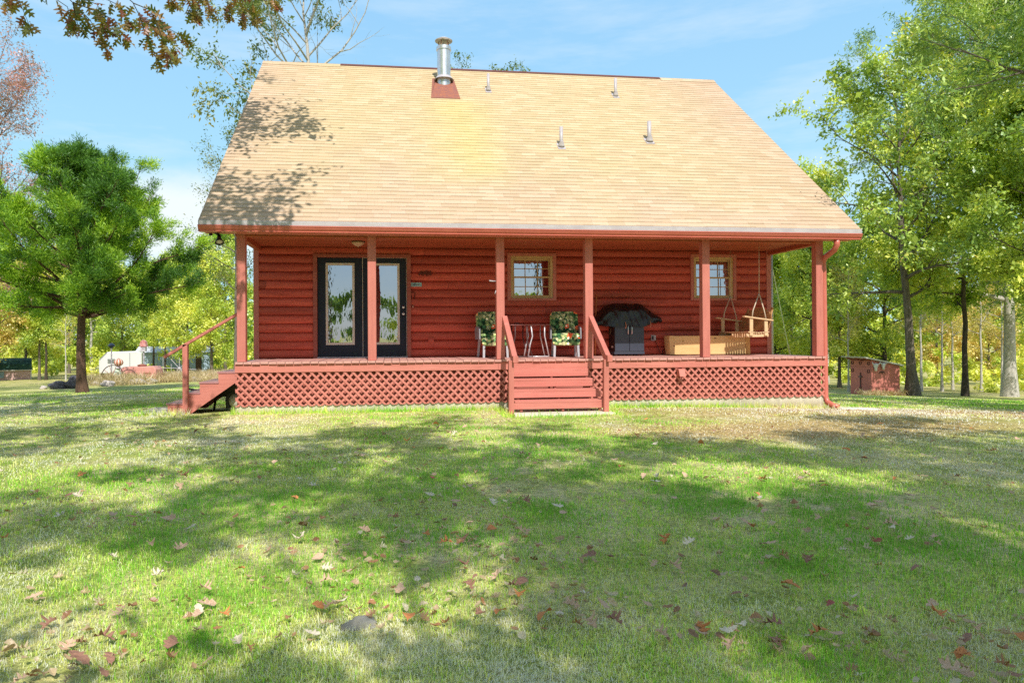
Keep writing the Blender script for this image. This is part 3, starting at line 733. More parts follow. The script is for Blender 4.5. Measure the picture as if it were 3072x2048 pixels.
# double-hung windows
def window(x0, x1, z0, z1, curtain):
    yb = YW - .06
    b = MB()
    b.box(x0 - .07, x0, yb - .02, YW + .01, z0 - .05, z1 + .06); b.box(x1, x1 + .07, yb - .02, YW + .01, z0 - .05, z1 + .06)
    b.box(x0, x1, yb - .02, YW + .01, z1, z1 + .06); b.box(x0, x1, yb - .03, YW + .01, z0 - .05, z0)
    wo_ = b.build('window', REDV, cab, bevel=.004)
    f = MB(); w_ = .055
    f.box(x0, x0 + w_, yb, YW + .02, z0, z1); f.box(x1 - w_, x1, yb, YW + .02, z0, z1)
    f.box(x0 + w_, x1 - w_, yb, YW + .02, z1 - w_, z1); f.box(x0 + w_, x1 - w_, yb, YW + .02, z0, z0 + .03)
    f.build('window_frame', TAN, wo_, bevel=.003)
    zm = (z0 + z1) / 2 + .0
    a, c_ = x0 + w_, x1 - w_
    for (lo, hi, yy) in ((z0 + .03, zm + .02, yb + .025), (zm - .02, z1 - w_, yb + .055)):
        s = MB(); q = .028
        s.box(a, a + q, yy, yy + .028, lo, hi); s.box(c_ - q, c_, yy, yy + .028, lo, hi)
        s.box(a + q, c_ - q, yy, yy + .028, lo, lo + .035); s.box(a + q, c_ - q, yy, yy + .028, hi - .035, hi)
        zz = (lo + hi) / 2
        s.box(a + q, c_ - q, yy + .004, yy + .010, zz - .008, zz + .008)
        for k in (1, 2):
            xx = a + (c_ - a) * k / 3
            s.box(xx - .008, xx + .008, yy + .003, yy + .0095, lo + .035, hi - .035)
        so_ = s.build('window_sash', TAN, wo_, bevel=.002)
    for (lo, hi, yy) in ((z0 + .03, zm, yb + .041), (zm, z1 - w_, yb + .071)):
        g = MB(); g.add([(a, yy, lo), (c_, yy, lo), (c_, yy, hi), (a, yy, hi)], [(0, 1, 2, 3)]); g.build('window_pane', GLASS, wo_)
    if curtain:
        c = MB()
        c.grid(lambda u, v: (x0 + .05 + u * .52, YW + .14 + .02 * sin(u * 38), z0 + .0 + v * .62), 48, 3)
        c.build('curtain', surf('curtain_cloth', (0.55, 0.62, 0.72), (0.45, 0.52, 0.62), .9), wo_, True)
    return wo_
window(5.155, 6.055, 2.22, 3.105, False)
window(9.160, 10.06, 2.225, 3.115, True)

# steps: front flight of four treads, and the flight off the porch's end
st = bpy.data.objects.new('porch_stairs', None); COL.objects.link(st); st.parent = cab
zt = [.83, .665, .495, .33]; yf = [-.05, -.33, -.61, -.89]
for xx in (4.84, 5.56, 6.22):
    b = MB(); b.prism([(-.03, .80), (-.03, .62), (-.86, .13), (-.88, .15), (-.875, .29), (-.60, .30), (-.60, .455), (-.325, .46), (-.325, .62), (-.05, .63), (-.05, .80)], xx, xx + .04); b.build('stringer', DARKRED, st)
XS = [(4.765, 6.29), (4.765, 6.30), (4.742, 6.34), (4.715, 6.36)]
for i in range(4):
    x0, x1 = XS[i]
    y_ = -.05 - .28 * i
    r = MB(); r.box(x0 + .012, x1 - .012, y_ - .012, y_ + .026, zt[i] - .138, zt[i] - (.004 if i == 0 else .036)); r.build('riser', RED, st, bevel=.003)
    tr = MB(); yy0 = y_ - .29
    if i < 3:
        tz = zt[i + 1]
        for q in range(2): tr.box(x0 + .004, x1 - .004, yy0 + q * .135, yy0 + q * .135 + .128, tz - .034, tz - .001)
        tr.build('tread', RED, st, bevel=.003)
for x0 in (4.625, 6.262):
    n_ = MB(); n_.box(x0, x0 + .085, -1.02, -.93, .06, 1.02); n_.build('newel_post', REDV, st, bevel=.004)
for x0 in (4.682, 6.300):
    h = MB()
    h.prism([(-.004, 1.80), (-.004, 1.64), (-.93, .975), (-1.10, .985), (-1.10, 1.09), (-1.0, 1.10)], x0, x0 + .09 if x0 < 5 else x0 + .085); h.build('handrail', REDV, st, bevel=.004)
# side flight, rising toward the porch from outside
st2 = bpy.data.objects.new('porch_stairs', None); COL.objects.link(st2); st2.parent = cab
WORN = surf('worn_tread', (0.46, 0.20, 0.20), (0.38, 0.16, 0.17), .38, (3, 3, 3), spec=.55)
for yy in (.235, 1.25):
    b = MB(); b.prism([(-1.2, .10), (-.82, .10), (-.015, .665), (-.015, .80), (-.345, .80), (-.345, .622), (-.66, .622), (-.66, .442), (-.93, .442), (-.93, .26), (-1.2, .26)], yy, yy + .04, 'y'); b.build('stringer', RED, st2)
for x0, x1, zz in ((-1.225, -.92, .262), (-.945, -.65, .444), (-.675, -.335, .624), (-.36, -.015, .802)):
    tr = MB(); tr.box(x0, x1, .225, 1.30, zz, zz + .03); tr.build('tread', WORN, st2, bevel=.003)
    r = MB(); r.box(x0 + .028, x0 + .055, .28, 1.245, zz - .155, zz - .002); r.build('riser', DARKRED, st2)
n_ = MB(); n_.box(-.925, -.84, .145, .232, .06, 1.32); n_.build('newel_post', REDV, st2, bevel=.004)
h = MB(); h.bar((-1.235, .19, 1.10), (.02, .19, 1.862), .09, .045); h.build('handrail', REDV, st2, bevel=.004)

# roof pipes
def vent(x, y, r, hgt):
    z = roof_z(y)
    b = MB(); b.tube([(x, y, z - .1), (x, y, z + hgt)], r, 12); vo = b.build('vent_pipe', WHITE, cab, True)
    f = MB()
    f.lathe([(r * 2.0, -.01), (r * 1.7, .03), (r * 1.02, .10), (r * 1.02, .105)], n=14)
    fo = f.build('pipe_flashing', WHITE, vo, True); fo.location = (x, y, z + .03); fo.rotation_euler = (radians(25), 0, 0)
    g = MB(); w_ = r * 2.1; g.add([(x - w_, y - .10, roof_z(y - .10) + .02), (x + w_, y - .10, roof_z(y - .10) + .02), (x + w_, y + .12, roof_z(y + .12) + .02), (x - w_, y + .12, roof_z(y + .12) + .02)], [(0, 1, 2, 3)])
    g.build('flashing_plate', WHITE, vo)
    k = MB(); k.tube([(x, y, z + .09), (x, y, z + .125)], r * 1.25, 12); k.build('pipe_collar', BLACK, vo, True)
vent(5.08, 4.40, .034, .43); vent(8.32, 4.38, .036, .46); vent(6.32, 2.05, .038, .44); vent(8.41, 2.36, .045, .46)
b = MB(); b.lathe([(.165, -.35), (.165, .74), (.185, .745), (.185, .82), (.172, .83), (.150, .85), (.10, .86), (.0, .86)], (0, 0, 0), 28)
sp = b.build('stove_pipe', GALV, cab, True); sp.location = (4.0, 4.6, roof_z(4.6) + .12)
sp.modifiers.new('edge', 'EDGE_SPLIT').split_angle = radians(40)
b = MB(); b.lathe([(.215, .975), (.218, .985), (.12, 1.04), (.0, 1.07)], n=28); b.lathe([(.213, .972), (.13, 1.0), (0, 1.03)], n=28)
b.build('rain_cap', WHITE, sp, True)
b = MB()
for k in range(5):
    a = k * 2 * pi / 5 + .35; b.box(.13 * cos(a) - .008, .13 * cos(a) + .008, .13 * sin(a) - .008, .13 * sin(a) + .008, .85, 1.0)
b.build('cap_bracket', RUST, sp)
b = MB(); b.lathe([(.165, .10), (.17, .10), (.24, .02), (.245, .012), (.166, .07)], n=28); b.build('storm_collar', WHITE, sp, True)
b = MB(); y0, y1 = 3.94, 4.62
def q(x, y, dz): return (x - 4.0, y - 4.6, roof_z(y) + dz - roof_z(4.6) - .12)
b.add([q(3.64, y0, .022), q(4.34, y0, .022), q(4.24, 4.42, .10), q(3.76, 4.42, .10), q(3.64, y0 - .005, .016), q(4.34, y0 - .005, .016), q(4.27, 4.9, .02), q(3.73, 4.9, .02), q(4.2, 4.85, .06), q(3.8, 4.85, .06)],
      [(0, 1, 2, 3), (4, 5, 6, 7), (1, 6, 8, 2), (0, 3, 9, 7), (3, 2, 8, 9)])
b.build('pipe_flashing', RUST, sp)

# downspout at the right-hand corner, dryer vent, outlets, white pipe on the far corner
b = MB(); b.tube([(11.02, -.34, 3.22), (11.02, -.34, 3.11), (11.01, -.28, 3.02), (10.99, -.02, 2.91), (11.0, .05, 2.83), (11.01, .06, 2.7), (11.03, .06, .22), (11.04, .02, .12), (11.08, -.10, .06), (11.12, -.2, .04)], [.055] * 10, 10)
b.build('downspout', GUT, cab, True)
b = MB(); b.tube([(11.03, 1.98, .6), (11.03, 1.98, 3.3)], .058, 12); b.build('white_pipe', WHITE, cab, True)
b = MB(); b.box(7.985, 8.105, -.10, -.015, .665, .80); b.prism([(-.16, .66), (-.10, .665), (-.10, .785), (-.11, .785)], 7.985, 8.105); b.build('dryer_vent', RED, cab, bevel=.005)
b = MB(); b.box(8.19, 8.30, YW - .075, YW - .035, 1.315, 1.435); oo = b.build('outlet', WHITE, cab, bevel=.006)
b = MB(); b.box(8.205, 8.243, YW - .088, YW - .076, 1.335, 1.415); b.build('outlet_socket', BLACK, oo)
b = MB(); b.box(3.43, 3.55, YW - .072, YW - .035, 1.31, 1.42); b.build('outlet', LOG, cab, bevel=.006)
b = MB(); b.box(3.10, 3.14, YW - .07, YW - .04, 2.02, 2.075); oo = b.build('doorbell', DARKRED, cab, bevel=.004)
b = MB(); b.lathe([(.012, 0), (.010, .008), (0, .010)], n=12); o_ = b.build('bell_button', cream, oo, True); o_.location = (3.12, YW - .07, 2.05); o_.rotation_euler = (radians(90), 0, 0)
# ---------------------------------------------------------------- things on the porch and lawn edge
DZ = 1.008
RESIN = surf('white_resin', (0.50, 0.51, 0.55), (0.42, 0.43, 0.47), .45, (3, 3, 3), spec=.5)
ARM = surf('grey_resin', (0.30, 0.30, 0.33), (0.24, 0.24, 0.27), .5)
def floral():
    m, t = new_mat('tropical_print')
    v = t.coord('Object', (1, 1, 1)); w = t.noise(v, 7, 3, .6, out=1)
    vv = t.n('VectorMath', {'operation': 'ADD'}, i0=v, i1=t.n('VectorMath', {'operation': 'SCALE'}, i0=w, Scale=.07).outputs[0]).outputs[0]
    vo = t.n('TexVoronoi', None, Vector=t.n('VectorMath', {'operation': 'MULTIPLY'}, i0=vv, i1=(1.0, 1.0, 1.5)).outputs[0], Scale=15)
    lf = t.n('SeparateColor', None, Color=vo.outputs['Color']).outputs[0]
    col = t.ramp(lf, [(0.0, (0.012, 0.035, 0.02)), (0.18, (0.03, 0.10, 0.045)), (0.30, (0.13, 0.26, 0.10)), (0.48, (0.36, 0.45, 0.17)), (0.66, (0.74, 0.70, 0.40)), (1.0, (0.40, 0.44, 0.22))])
    vein = t.n('MapRange', None, Value=vo.outputs['Distance'], From_Min=.03, From_Max=.55, To_Min=1.5, To_Max=.25).outputs[0]
    col = t.mix(.75, col, t.n('CombineColor', None, i0=vein, i1=vein, i2=vein).outputs[0], 'MULTIPLY')
    st = t.m('SINE', t.m('MULTIPLY', t.n('SeparateXYZ', None, Vector=vv).outputs[0], 260))
    col = t.mix(t.m('MULTIPLY', t.m('GREATER_THAN', st, .45), t.m('GREATER_THAN', lf, .55)), col, (0.02, 0.06, 0.03))
    fl = t.n('TexVoronoi', None, Vector=t.n('VectorMath', {'operation': 'ADD'}, i0=vv, i1=(.31, .7, .13)).outputs[0], Scale=5.6)
    fr = t.n('SeparateColor', None, Color=fl.outputs['Color']).outputs[1]
    petal = t.m('ADD', fl.outputs['Distance'], t.m('MULTIPLY', t.noise(v, 38, 2, .6), .22))
    isf = t.m('MULTIPLY', t.m('LESS_THAN', petal, .42), t.m('GREATER_THAN', fr, .2))
    col = t.mix(isf, col, t.ramp(t.noise(v, 70, 3, .7), [(0.35, (0.42, 0.03, 0.015)), (0.55, (0.72, 0.12, 0.05)), (0.7, (0.85, 0.42, 0.16))]))
    wt_ = t.n('TexVoronoi', None, Vector=t.n('VectorMath', {'operation': 'ADD'}, i0=vv, i1=(.9, .2, .5)).outputs[0], Scale=8)
    isw = t.m('MULTIPLY', t.m('LESS_THAN', t.m('ADD', wt_.outputs['Distance'], t.m('MULTIPLY', t.noise(v, 60, 2), .3)), .34), t.m('GREATER_THAN', t.n('SeparateColor', None, Color=wt_.outputs['Color']).outputs[2], .62))
    col = t.mix(isw, col, (0.78, 0.74, 0.52))
    col = t.mix(1.0, col, (1.9, 1.9, 1.9), 'MULTIPLY')
    p = t.n('BsdfPrincipled', None, Base_Color=col, Roughness=.9); p.inputs['Specular IOR Level'].default_value = .1
    t.set(p.inputs['Normal'], t.bump(t.noise(v, 25, 3), .4, .01)); t.out(p); return m
FLORAL = floral()
def cushion(w, d, h, bulge):
    b = MB()
    def fn(u, v):
        th = u * 2 * pi; ph = (v - .5) * pi
        sq = lambda a, e: math.copysign(abs(a) ** e, a)
        return (w / 2 * sq(cos(ph), .25) * sq(cos(th), .3), d / 2 * sq(cos(ph), .25) * sq(sin(th), .3), h / 2 * sq(sin(ph), .55) * (1 + bulge * cos(th * 2)))
    b.grid(fn, 32, 14); return b
def chair(label, loc, rz):
    t = thing('patio_chair', label, 'chair', loc, rz, 'white resin chairs with flowered cushions')
    for sx in (-1, 1):
        for fy in (0, 1):
            b = MB()
            x0 = sx * .225; xb = sx * .24
            y0, yb = (-.25, -.28) if not fy else (.20, .30)
            top = .38
            b.add([(x0 - .024, y0 - .03, top), (x0 + .024, y0 - .03, top), (x0 + .024, y0 + .03, top), (x0 - .024, y0 + .03, top), (xb - .022, yb - .02, 0), (xb + .022, yb - .02, 0), (xb + .022, yb + .02, 0), (xb - .022, yb + .02, 0)],
                  [(0, 1, 2, 3), (7, 6, 5, 4), (0, 4, 5, 1), (1, 5, 6, 2), (2, 6, 7, 3), (3, 7, 4, 0)])
            b.build('leg', RESIN, t, bevel=.008)
        b = MB(); b.prism([(-.20, .36), (.24, .36), (.28, .58), (.18, .62), (-.12, .60), (-.18, .56)], min(sx * .282, sx * .312), max(sx * .282, sx * .312)); b.build('armrest', ARM, t, bevel=.008)
    b = MB(); b.box(-.24, .24, -.26, .24, .34, .375); b.build('seat', RESIN, t, bevel=.01)
    b = MB(); b.add([(-.24, .20, .36), (.24, .20, .36), (.23, .36, .86), (-.23, .36, .86), (-.24, .225, .36), (.24, .225, .36), (.23, .385, .86), (-.23, .385, .86)], [(0, 1, 2, 3), (7, 6, 5, 4), (3, 2, 6, 7), (0, 3, 7, 4), (1, 5, 6, 2)]); b.build('backrest', RESIN, t)
    c = cushion(.55, .52, .13, .0).build('seat_cushion', FLORAL, t, True); c.location = (0, -.035, .415)
    c = cushion(.55, .10, .21, .0).build('cushion_flap', FLORAL, t, True); c.location = (0, -.262, .335)
    c = cushion(.58, .56, .12, .0).build('back_cushion', FLORAL, t, True); c.location = (0, .225, .655); c.rotation_euler = (radians(74), 0, 0)
    return t
chair('flower-cushioned white chair half hidden by the porch post left of the folding table', (4.69, 1.28, DZ), radians(4))
chair('flower-cushioned white chair on the porch between the folding table and the grill', (6.17, 1.25, DZ), radians(-9))

# folding tray table between the chairs
t = thing('folding_table', 'small folding tray table with thin metal legs between the two porch chairs', 'table', (5.40, 1.22, DZ), radians(3))
TUBE = surf('pale_tube', (0.74, 0.72, 0.76), (0.62, 0.60, 0.64), .3, metal=.3, spec=.5)
DTUBE = surf('dark_tube', (0.10, 0.05, 0.05), None, .4)
b = MB(); b.grid(lambda u, v: (-.40 + u * .80, -.19 + v * .38, .655 + .008 * sin(u * 9) + (.012 if 0 < v < 1 else 0)), 12, 4); b.box(-.40, .40, -.19, .19, .635, .65)
b.build('table_top', surf('tray_lacquer', (0.36, 0.13, 0.11), (0.22, 0.08, 0.08), .3, (5, 5, 5), spec=.5), t, bevel=.004)
for s, mt in ((1, TUBE), (-1, DTUBE)):
    b = MB()
    for yy in (-.16, .16):
        b.tube([(.02 if s > 0 else -.06, yy, .64), (.05 * 1 if s > 0 else -.07, yy, .42), (s * .02 - .02, yy, .25), (.05 if s < 0 else -.04, yy, .012)], .014, 7)
        b.tube([(s * .30, yy, .64), (s * .30, yy, .42), (s * .39, yy, .012)], .013, 7)
    b.tube([(-.05 if s > 0 else .05, -.16, .014), (s * .39, -.16, .014)], .013, 7); b.tube([(s * .39, -.16, .014), (s * .39, .16, .014)], .010, 7)
    b.build('leg_frame', mt, t, True)
b = MB(); b.lathe([(.055, 0), (.06, .012), (.045, .02), (.0, .022)], n=16)
o = b.build('ashtray', BLACK, None, True); o.location = (5.17, 1.20, DZ + .672); tag(o, 'small black dish on the folding porch table', 'dish')

# covered gas grill
t = thing('gas_grill', 'gas grill cabinet under a wrinkled black plastic cover on the porch', 'grill', (7.57, 1.58, DZ))
GREY = surf('grey_enamel', (0.045, 0.055, 0.085), (0.038, 0.047, 0.072), .38, (2, 2, 2), spec=.5)
b = MB(); b.box(-.315, .315, -.18, .20, .05, .70); b.build('cabinet', BLACK, t, bevel=.006)
b = MB(); b.box(-.325, .325, -.195, .20, .035, .085); b.build('base_panel', GREY, t, bevel=.004)
for sx in (-1, 1):
    b = MB(); b.box(min(sx * .004, sx * .312), max(sx * .004, sx * .312), -.205, -.182, .095, .695); d = b.build('door', GREY, t, bevel=.004)
    b = MB(); b.tube([(sx * .035, -.207, .655), (sx * .037, -.235, .64), (sx * .042, -.24, .56), (sx * .040, -.235, .46), (sx * .038, -.207, .445)], .010, 8); b.build('handle', STEEL, d, True)
for sx in (-1, 1):
    for yy in (-.15, .16):
        b = MB(); b.tube([(sx * .28 - .012, yy, .024), (sx * .28 + .012, yy, .024)], .024, 10); b.build('caster', BLACK, t)
b = MB(); b.box(-.318, -.3145, -.09, .02, .17, .205); b.build('rating_label', cream, t)
b = MB(); b.tube([(-.33, -.02, .62), (-.345, -.03, .50), (-.35, -.0, .46), (-.345, .07, .47), (-.33, .10, .60)], .009, 6); b.build('gas_hose', surf('hose_rubber', (0.20, 0.15, 0.08), None, .6), t, True)
m, tt = new_mat('black_plastic_sheet')
v = tt.coord('Object'); wv = tt.noise(v, 7, 3, .6); w2 = tt.noise(tt.coord('Object', (9, 4, 2.5)), 1.3, 3, .6)
p = tt.n('BsdfPrincipled', None, Base_Color=(.008, .008, .010), Roughness=tt.m('ADD', .22, tt.m('MULTIPLY', wv, .2))); p.inputs['Specular IOR Level'].default_value = .6
tt.set(p.inputs['Normal'], tt.bump(tt.m('ADD', tt.m('MULTIPLY', wv, .5), w2), .3, .04)); tt.out(p); PLAST = m
b = MB()
prof = [(-.73, .72, .12, .64), (-.68, .79, .15, .62), (-.60, .86, .19, .62), (-.52, .97, .21, .60), (-.44, 1.06, .21, .62), (-.30, 1.09, .22, .61), (0, 1.10, .22, .62), (.25, 1.09, .22, .61), (.33, 1.07, .22, .62), (.42, 1.0, .20, .64), (.52, .93, .18, .70), (.60, .88, .16, .70), (.68, .845, .14, .69), (.735, .80, .12, .72), (.745, .74, .08, .73)]
def pf(x):
    for i in range(len(prof) - 1):
        if prof[i][0] <= x <= prof[i + 1][0]:
            f = (x - prof[i][0]) / (prof[i + 1][0] - prof[i][0]); return [prof[i][k] + f * (prof[i + 1][k] - prof[i][k]) for k in (1, 2, 3)]
    return prof[-1][1:]
def cover(u, v):
    x = -.73 + 1.475 * u; top, d, hem = pf(min(x, .744))
    hem += .010 * sin(u * 17) + .005 * sin(u * 41 + 1)
    fold = .008 * sin(u * 33 + 9 * v) * (1 - abs(2 * v - 1)) + .008 * sin(u * 15 - 9 * v + 2) + .003 * sin(u * 71 + 12 * v)
    dp = min(.16, (top - hem) * .55)
    if v < .45:
        f = v / .45; y = -d * (1.0 + .25 * (1 - f)) ; z = hem + (top - dp - hem) * f; y += fold * 1.4
    elif v < .6:
        f = (v - .45) / .15; y = -d * (1 - f) - .02 * f; z = top - dp + dp * sin(f * pi / 2) + fold * .5
    else:
        f = (v - .6) / .4; y = -.02 + (d + .02) * min(1, f * 1.6); z = top - max(0, f - .35) * min(.5, dp * 3) + fold * .3
    return (x, y * .98, z)
b.grid(cover, 110, 34); b.build('cover', PLAST, t, True)
b = MB()
for xx, dz in ((-.11, 0), (.42, .02)): b.tube([(xx, -.27, .70 + dz), (xx + .01, -.29, .62 + dz), (xx - .005, -.285, .565 + dz)], .009, 6)
b.build('tie_cord', surf('tan_cord', (0.55, 0.24, 0.14), None, .8), t, True)
b = MB(); b.tube([(6.93, 1.70, 1.012), (6.99, 1.77, 2.30)], .016, 8)
tag(b.build('wooden_stick', surf('orange_stick', (0.66, 0.22, 0.08), None, .6), None, True), 'thin orange wooden stick leaning on the wall beside the covered grill', 'stick')
b = MB(); b.tube([(8.27, 1.775, 1.33), (8.32, 1.74, 1.2), (8.36, 1.72, 1.06), (8.42, 1.70, 1.014)], .006, 6); b.tube([(8.42, 1.70, 1.014), (8.44, 1.76, 1.10), (8.50, 1.77, 1.15)], .006, 6)
tag(b.build('power_cord', BLACK, None, True), 'thin dark cord hanging from the wall outlet beside the grill', 'cord')

# pine box
t = thing('pine_box', 'long low chest of bare knotty pine boards on the porch under the window', 'chest', (9.33, 1.52, DZ), radians(-1.5))
PINE = wood('bare_pine', (0.78, 0.56, 0.27), (0.70, 0.47, 0.20), 'x', .55, knots=True)
PINE2 = wood('pine_edge', (0.66, 0.40, 0.14), (0.58, 0.33, 0.11), 'z', .55)
b = MB(); b.add([(-.86, -.11, .02), (.80, -.11, .02), (.78, -.14, .405), (-.89, -.14, .405), (-.86, -.085, .02), (.80, -.085, .02), (.78, -.115, .405), (-.89, -.115, .405)], [(0, 1, 2, 3), (7, 6, 5, 4), (0, 4, 5, 1), (3, 2, 6, 7), (1, 5, 6, 2), (0, 3, 7, 4)]); b.build('front_board', PINE, t)
for x0 in (-.87, .80):
    b = MB(); b.add([(x0, -.125, .015), (x0 + .09, -.125, .015), (x0 + .065, -.155, .41), (x0 - .025, -.155, .41), (x0, .12, .015), (x0 + .09, .12, .015), (x0 + .065, .15, .41), (x0 - .025, .15, .41)], [(0, 1, 2, 3), (7, 6, 5, 4), (0, 4, 5, 1), (3, 2, 6, 7), (1, 5, 6, 2), (0, 3, 7, 4)]); b.build('end_board', PINE2 if x0 > 0 else PINE, t)
b = MB(); b.box(-.86, .80, .09, .115, .02, .405); b.build('back_board', PINE, t)
b = MB(); b.box(-.86, .80, -.085, .09, .02, .04); b.build('bottom_board', PINE, t)

# porch swing hung across the right-hand end, facing the doors
t = thing('porch_swing', 'slatted unpainted porch swing hanging on ropes at the end of the porch', 'swing', (9.93, 1.13, 1.46), radians(7))
SW = wood('swing_wood', (0.74, 0.52, 0.32), (0.62, 0.40, 0.22), 'y', .6)
SWD = wood('swing_slats', (0.50, 0.27, 0.12), (0.40, 0.20, 0.08), 'y', .6)
b = MB()
for k in range(9): b.box(-.24 + k * .055, -.24 + k * .055 + .042, -.50, .50, .0 + .004 * abs(k - 4), .018 + .004 * abs(k - 4))
b.build('seat', SW, t)
for yy in (-.47, 0, .45):
    b = MB(); b.prism([(-.26, -.005), (.25, -.005), (.25, -.07), (-.20, -.08), (-.26, -.04)], yy, yy + .03, 'y'); b.build('seat_rail', SW, t)
b = MB()
for k in range(10):
    f = k / 9; x0 = .215 + .15 * f; z0 = .06 + .43 * f
    hl = .5 if k < 6 else .5 - .035 * (k - 5) ** 1.6
    b.box(x0, x0 + .016, -hl, hl, z0, z0 + .041)
b.build('backrest', SWD, t)
for yy in (-.40, -.02, .38):
    b = MB(); b.bar((.23, yy, -.04), (.40, yy, .52), .03, .04, (0, 1, 0)); b.build('back_rail', SWD, t)
for yy in (-.50, .46):
    b = MB(); b.bar((-.33, yy + .02, .335), (.33, yy + .02, .255), .085, .028); b.build('armrest', SW, t, bevel=.006)
    for x0, hh in ((-.20, .30), (.14, .25)):
        b = MB(); b.box(x0, x0 + .075, yy, yy + .028, -.05, hh); b.build('arm_post', SW, t, bevel=.004)
    b = MB(); ap = (.03, yy + .02, .80)
    b.tube([(-.16, yy - .012, .30), (-.13, yy, .45), ap], .011, 6); b.tube([(.17, yy - .012, .25), (.13, yy, .45), ap], .011, 6); b.tube([ap, (.035, yy + .02, 1.79)], .007, 6)
    b.build('rope', surf('pale_rope', (0.70, 0.58, 0.46), None, .9) if 'pale_rope' not in bpy.data.materials else bpy.data.materials['pale_rope'], t, True)

# lamp heads under the eave, ceiling light, wall ornaments
t = thing('floodlight', 'black floodlight lamp pointing down from the eave corner by the first post', 'floodlight', (-.27, -.12, 3.222)); t.scale = (.85, .85, .85)
b = MB(); b.lathe([(.05, -.025), (.05, 0)], n=14); b.build('base_plate', BLACK, t)
b = MB(); b.tube([(0, 0, -.02), (.02, -.0, -.05), (.05, -.02, -.07)], .018, 8); b.build('knuckle', BLACK, t, True)
b = MB(); b.lathe([(.035, .09), (.042, .0), (.085, -.08), (.09, -.10), (.086, -.10), (.075, -.075)], n=18); o = b.build('lamp_shade', BLACK, t, True); o.location = (.05, -.03, -.12); o.rotation_euler = (radians(-28), radians(-10), 0)
b = MB(); b.lathe([(.0, -.085), (.05, -.082), (.076, -.07)], n=18); o = b.build('lamp_glass', cream, t, True); o.location = (.05, -.03, -.12); o.rotation_euler = (radians(-28), radians(-10), 0)
b = MB(); b.box(-.15, -.09, -.03, .03, -.055, -.01); b.build('motion_sensor', BLACK, t, bevel=.006)
t = thing('ceiling_light', 'shallow glass bowl light on the porch ceiling above the doors', 'ceiling light', (2.06, .95, 3.256))
b = MB(); b.lathe([(.13, 0), (.13, -.015), (.11, -.02)], n=22); b.build('light_base', surf('bronze', (.12, .07, .04), None, .4, metal=.6), t)
b = MB(); b.lathe([(.125, -.02), (.11, -.05), (.06, -.085), (.012, -.095), (.012, -.11), (0, -.112)], n=22); b.build('glass_bowl', surf('amber_glass', (.62, .42, .30), None, .25, spec=.5), t, True)

# painted name board by the door: illegible dark lettering on pale blue
t = thing('wall_sign', 'small pale blue wooden sign with dark lettering on the log wall right of the doors', 'sign', (3.165, YW - .062, 2.50))
b = MB(); b.box(-.135, .135, -.006, .012, -.042, .042); b.build('board', surf('pale_blue_paint', (.36, .58, .62), (.28, .48, .52), .7, (8, 8, 8)), t, bevel=.003)
b = MB(); rg = random.Random(8); x = -.115
while x < .105:
    w_ = rg.uniform(.010, .02); hh = rg.uniform(.014, .03); big_ = abs(x + .02) < .02
    if big_: b.bar((x, -.0075, -.03), (x + .012, -.0075, .03), .002, .008, (1, 0, 0))
    b.bar((x, -.0075, -hh / 2), (x + w_ * .6, -.0075, hh / 2), .002, .004, (1, 0, 0)); b.bar((x + w_ * .6, -.0075, hh / 2), (x + w_, -.0075, -hh / 2), .002, .004, (1, 0, 0))
    x += w_ + .007
b.build('lettering', surf('sign_ink', (.03, .05, .08), None, .7), t)
IRON = surf('rusty_iron', (.16, .035, .02), (.10, .025, .018), .7, (9, 9, 9))
# flat iron cut-out of three animals in a row over the sign
b = MB()
for k, (x0, s) in enumerate(((-.09, .8), (0, 1.05), (.085, .9))):
    b.prism([(x0 - .045 * s, .0), (x0 - .03 * s, .045 * s), (x0 + .02 * s, .05 * s), (x0 + .04 * s, .075 * s), (x0 + .055 * s, .05 * s), (x0 + .04 * s, .02 * s), (x0 + .035 * s, -.045 * s), (x0 + .02 * s, -.045 * s), (x0 + .012 * s, .0), (x0 - .015 * s, .0), (x0 - .025 * s, -.045 * s), (x0 - .04 * s, -.045 * s)], -.008, .0, 'y')
b.box(-.14, .14, -.006, -.001, -.012, .004)
o = b.build('wall_ornament', IRON); o.location = (3.37, YW - .06, 2.72); tag(o, 'dark rusty iron ornament of small figures high on the wall right of the doors', 'ornament')
b = MB()
b.tube([(.045 * cos(a), 0, .06 * sin(a)) for a in [radians(-40 + 26 * k) for k in range(11)]], .010, 6)
b.tube([(-.03, 0, -.03), (-.035, 0, -.085)], .009, 6); b.tube([(.03, 0, -.03), (.033, 0, -.085)], .009, 6)
o = b.build('wall_hook', IRON, None, True); o.location = (3.12, YW - .068, 2.29); tag(o, 'small dark iron hook on the wall between the sign and doorbell', 'hook')
b = MB(); b.tube([(4.57, .05, 2.43), (4.50, .02, 2.43), (4.45, .0, 2.435)], .012, 7); b.tube([(4.578, .04, 2.26), (4.556, .035, 2.20)], .010, 7)
tag(b.build('peg', WHITE, None, True), 'white peg sticking out from the side of the porch post left of the window', 'peg')

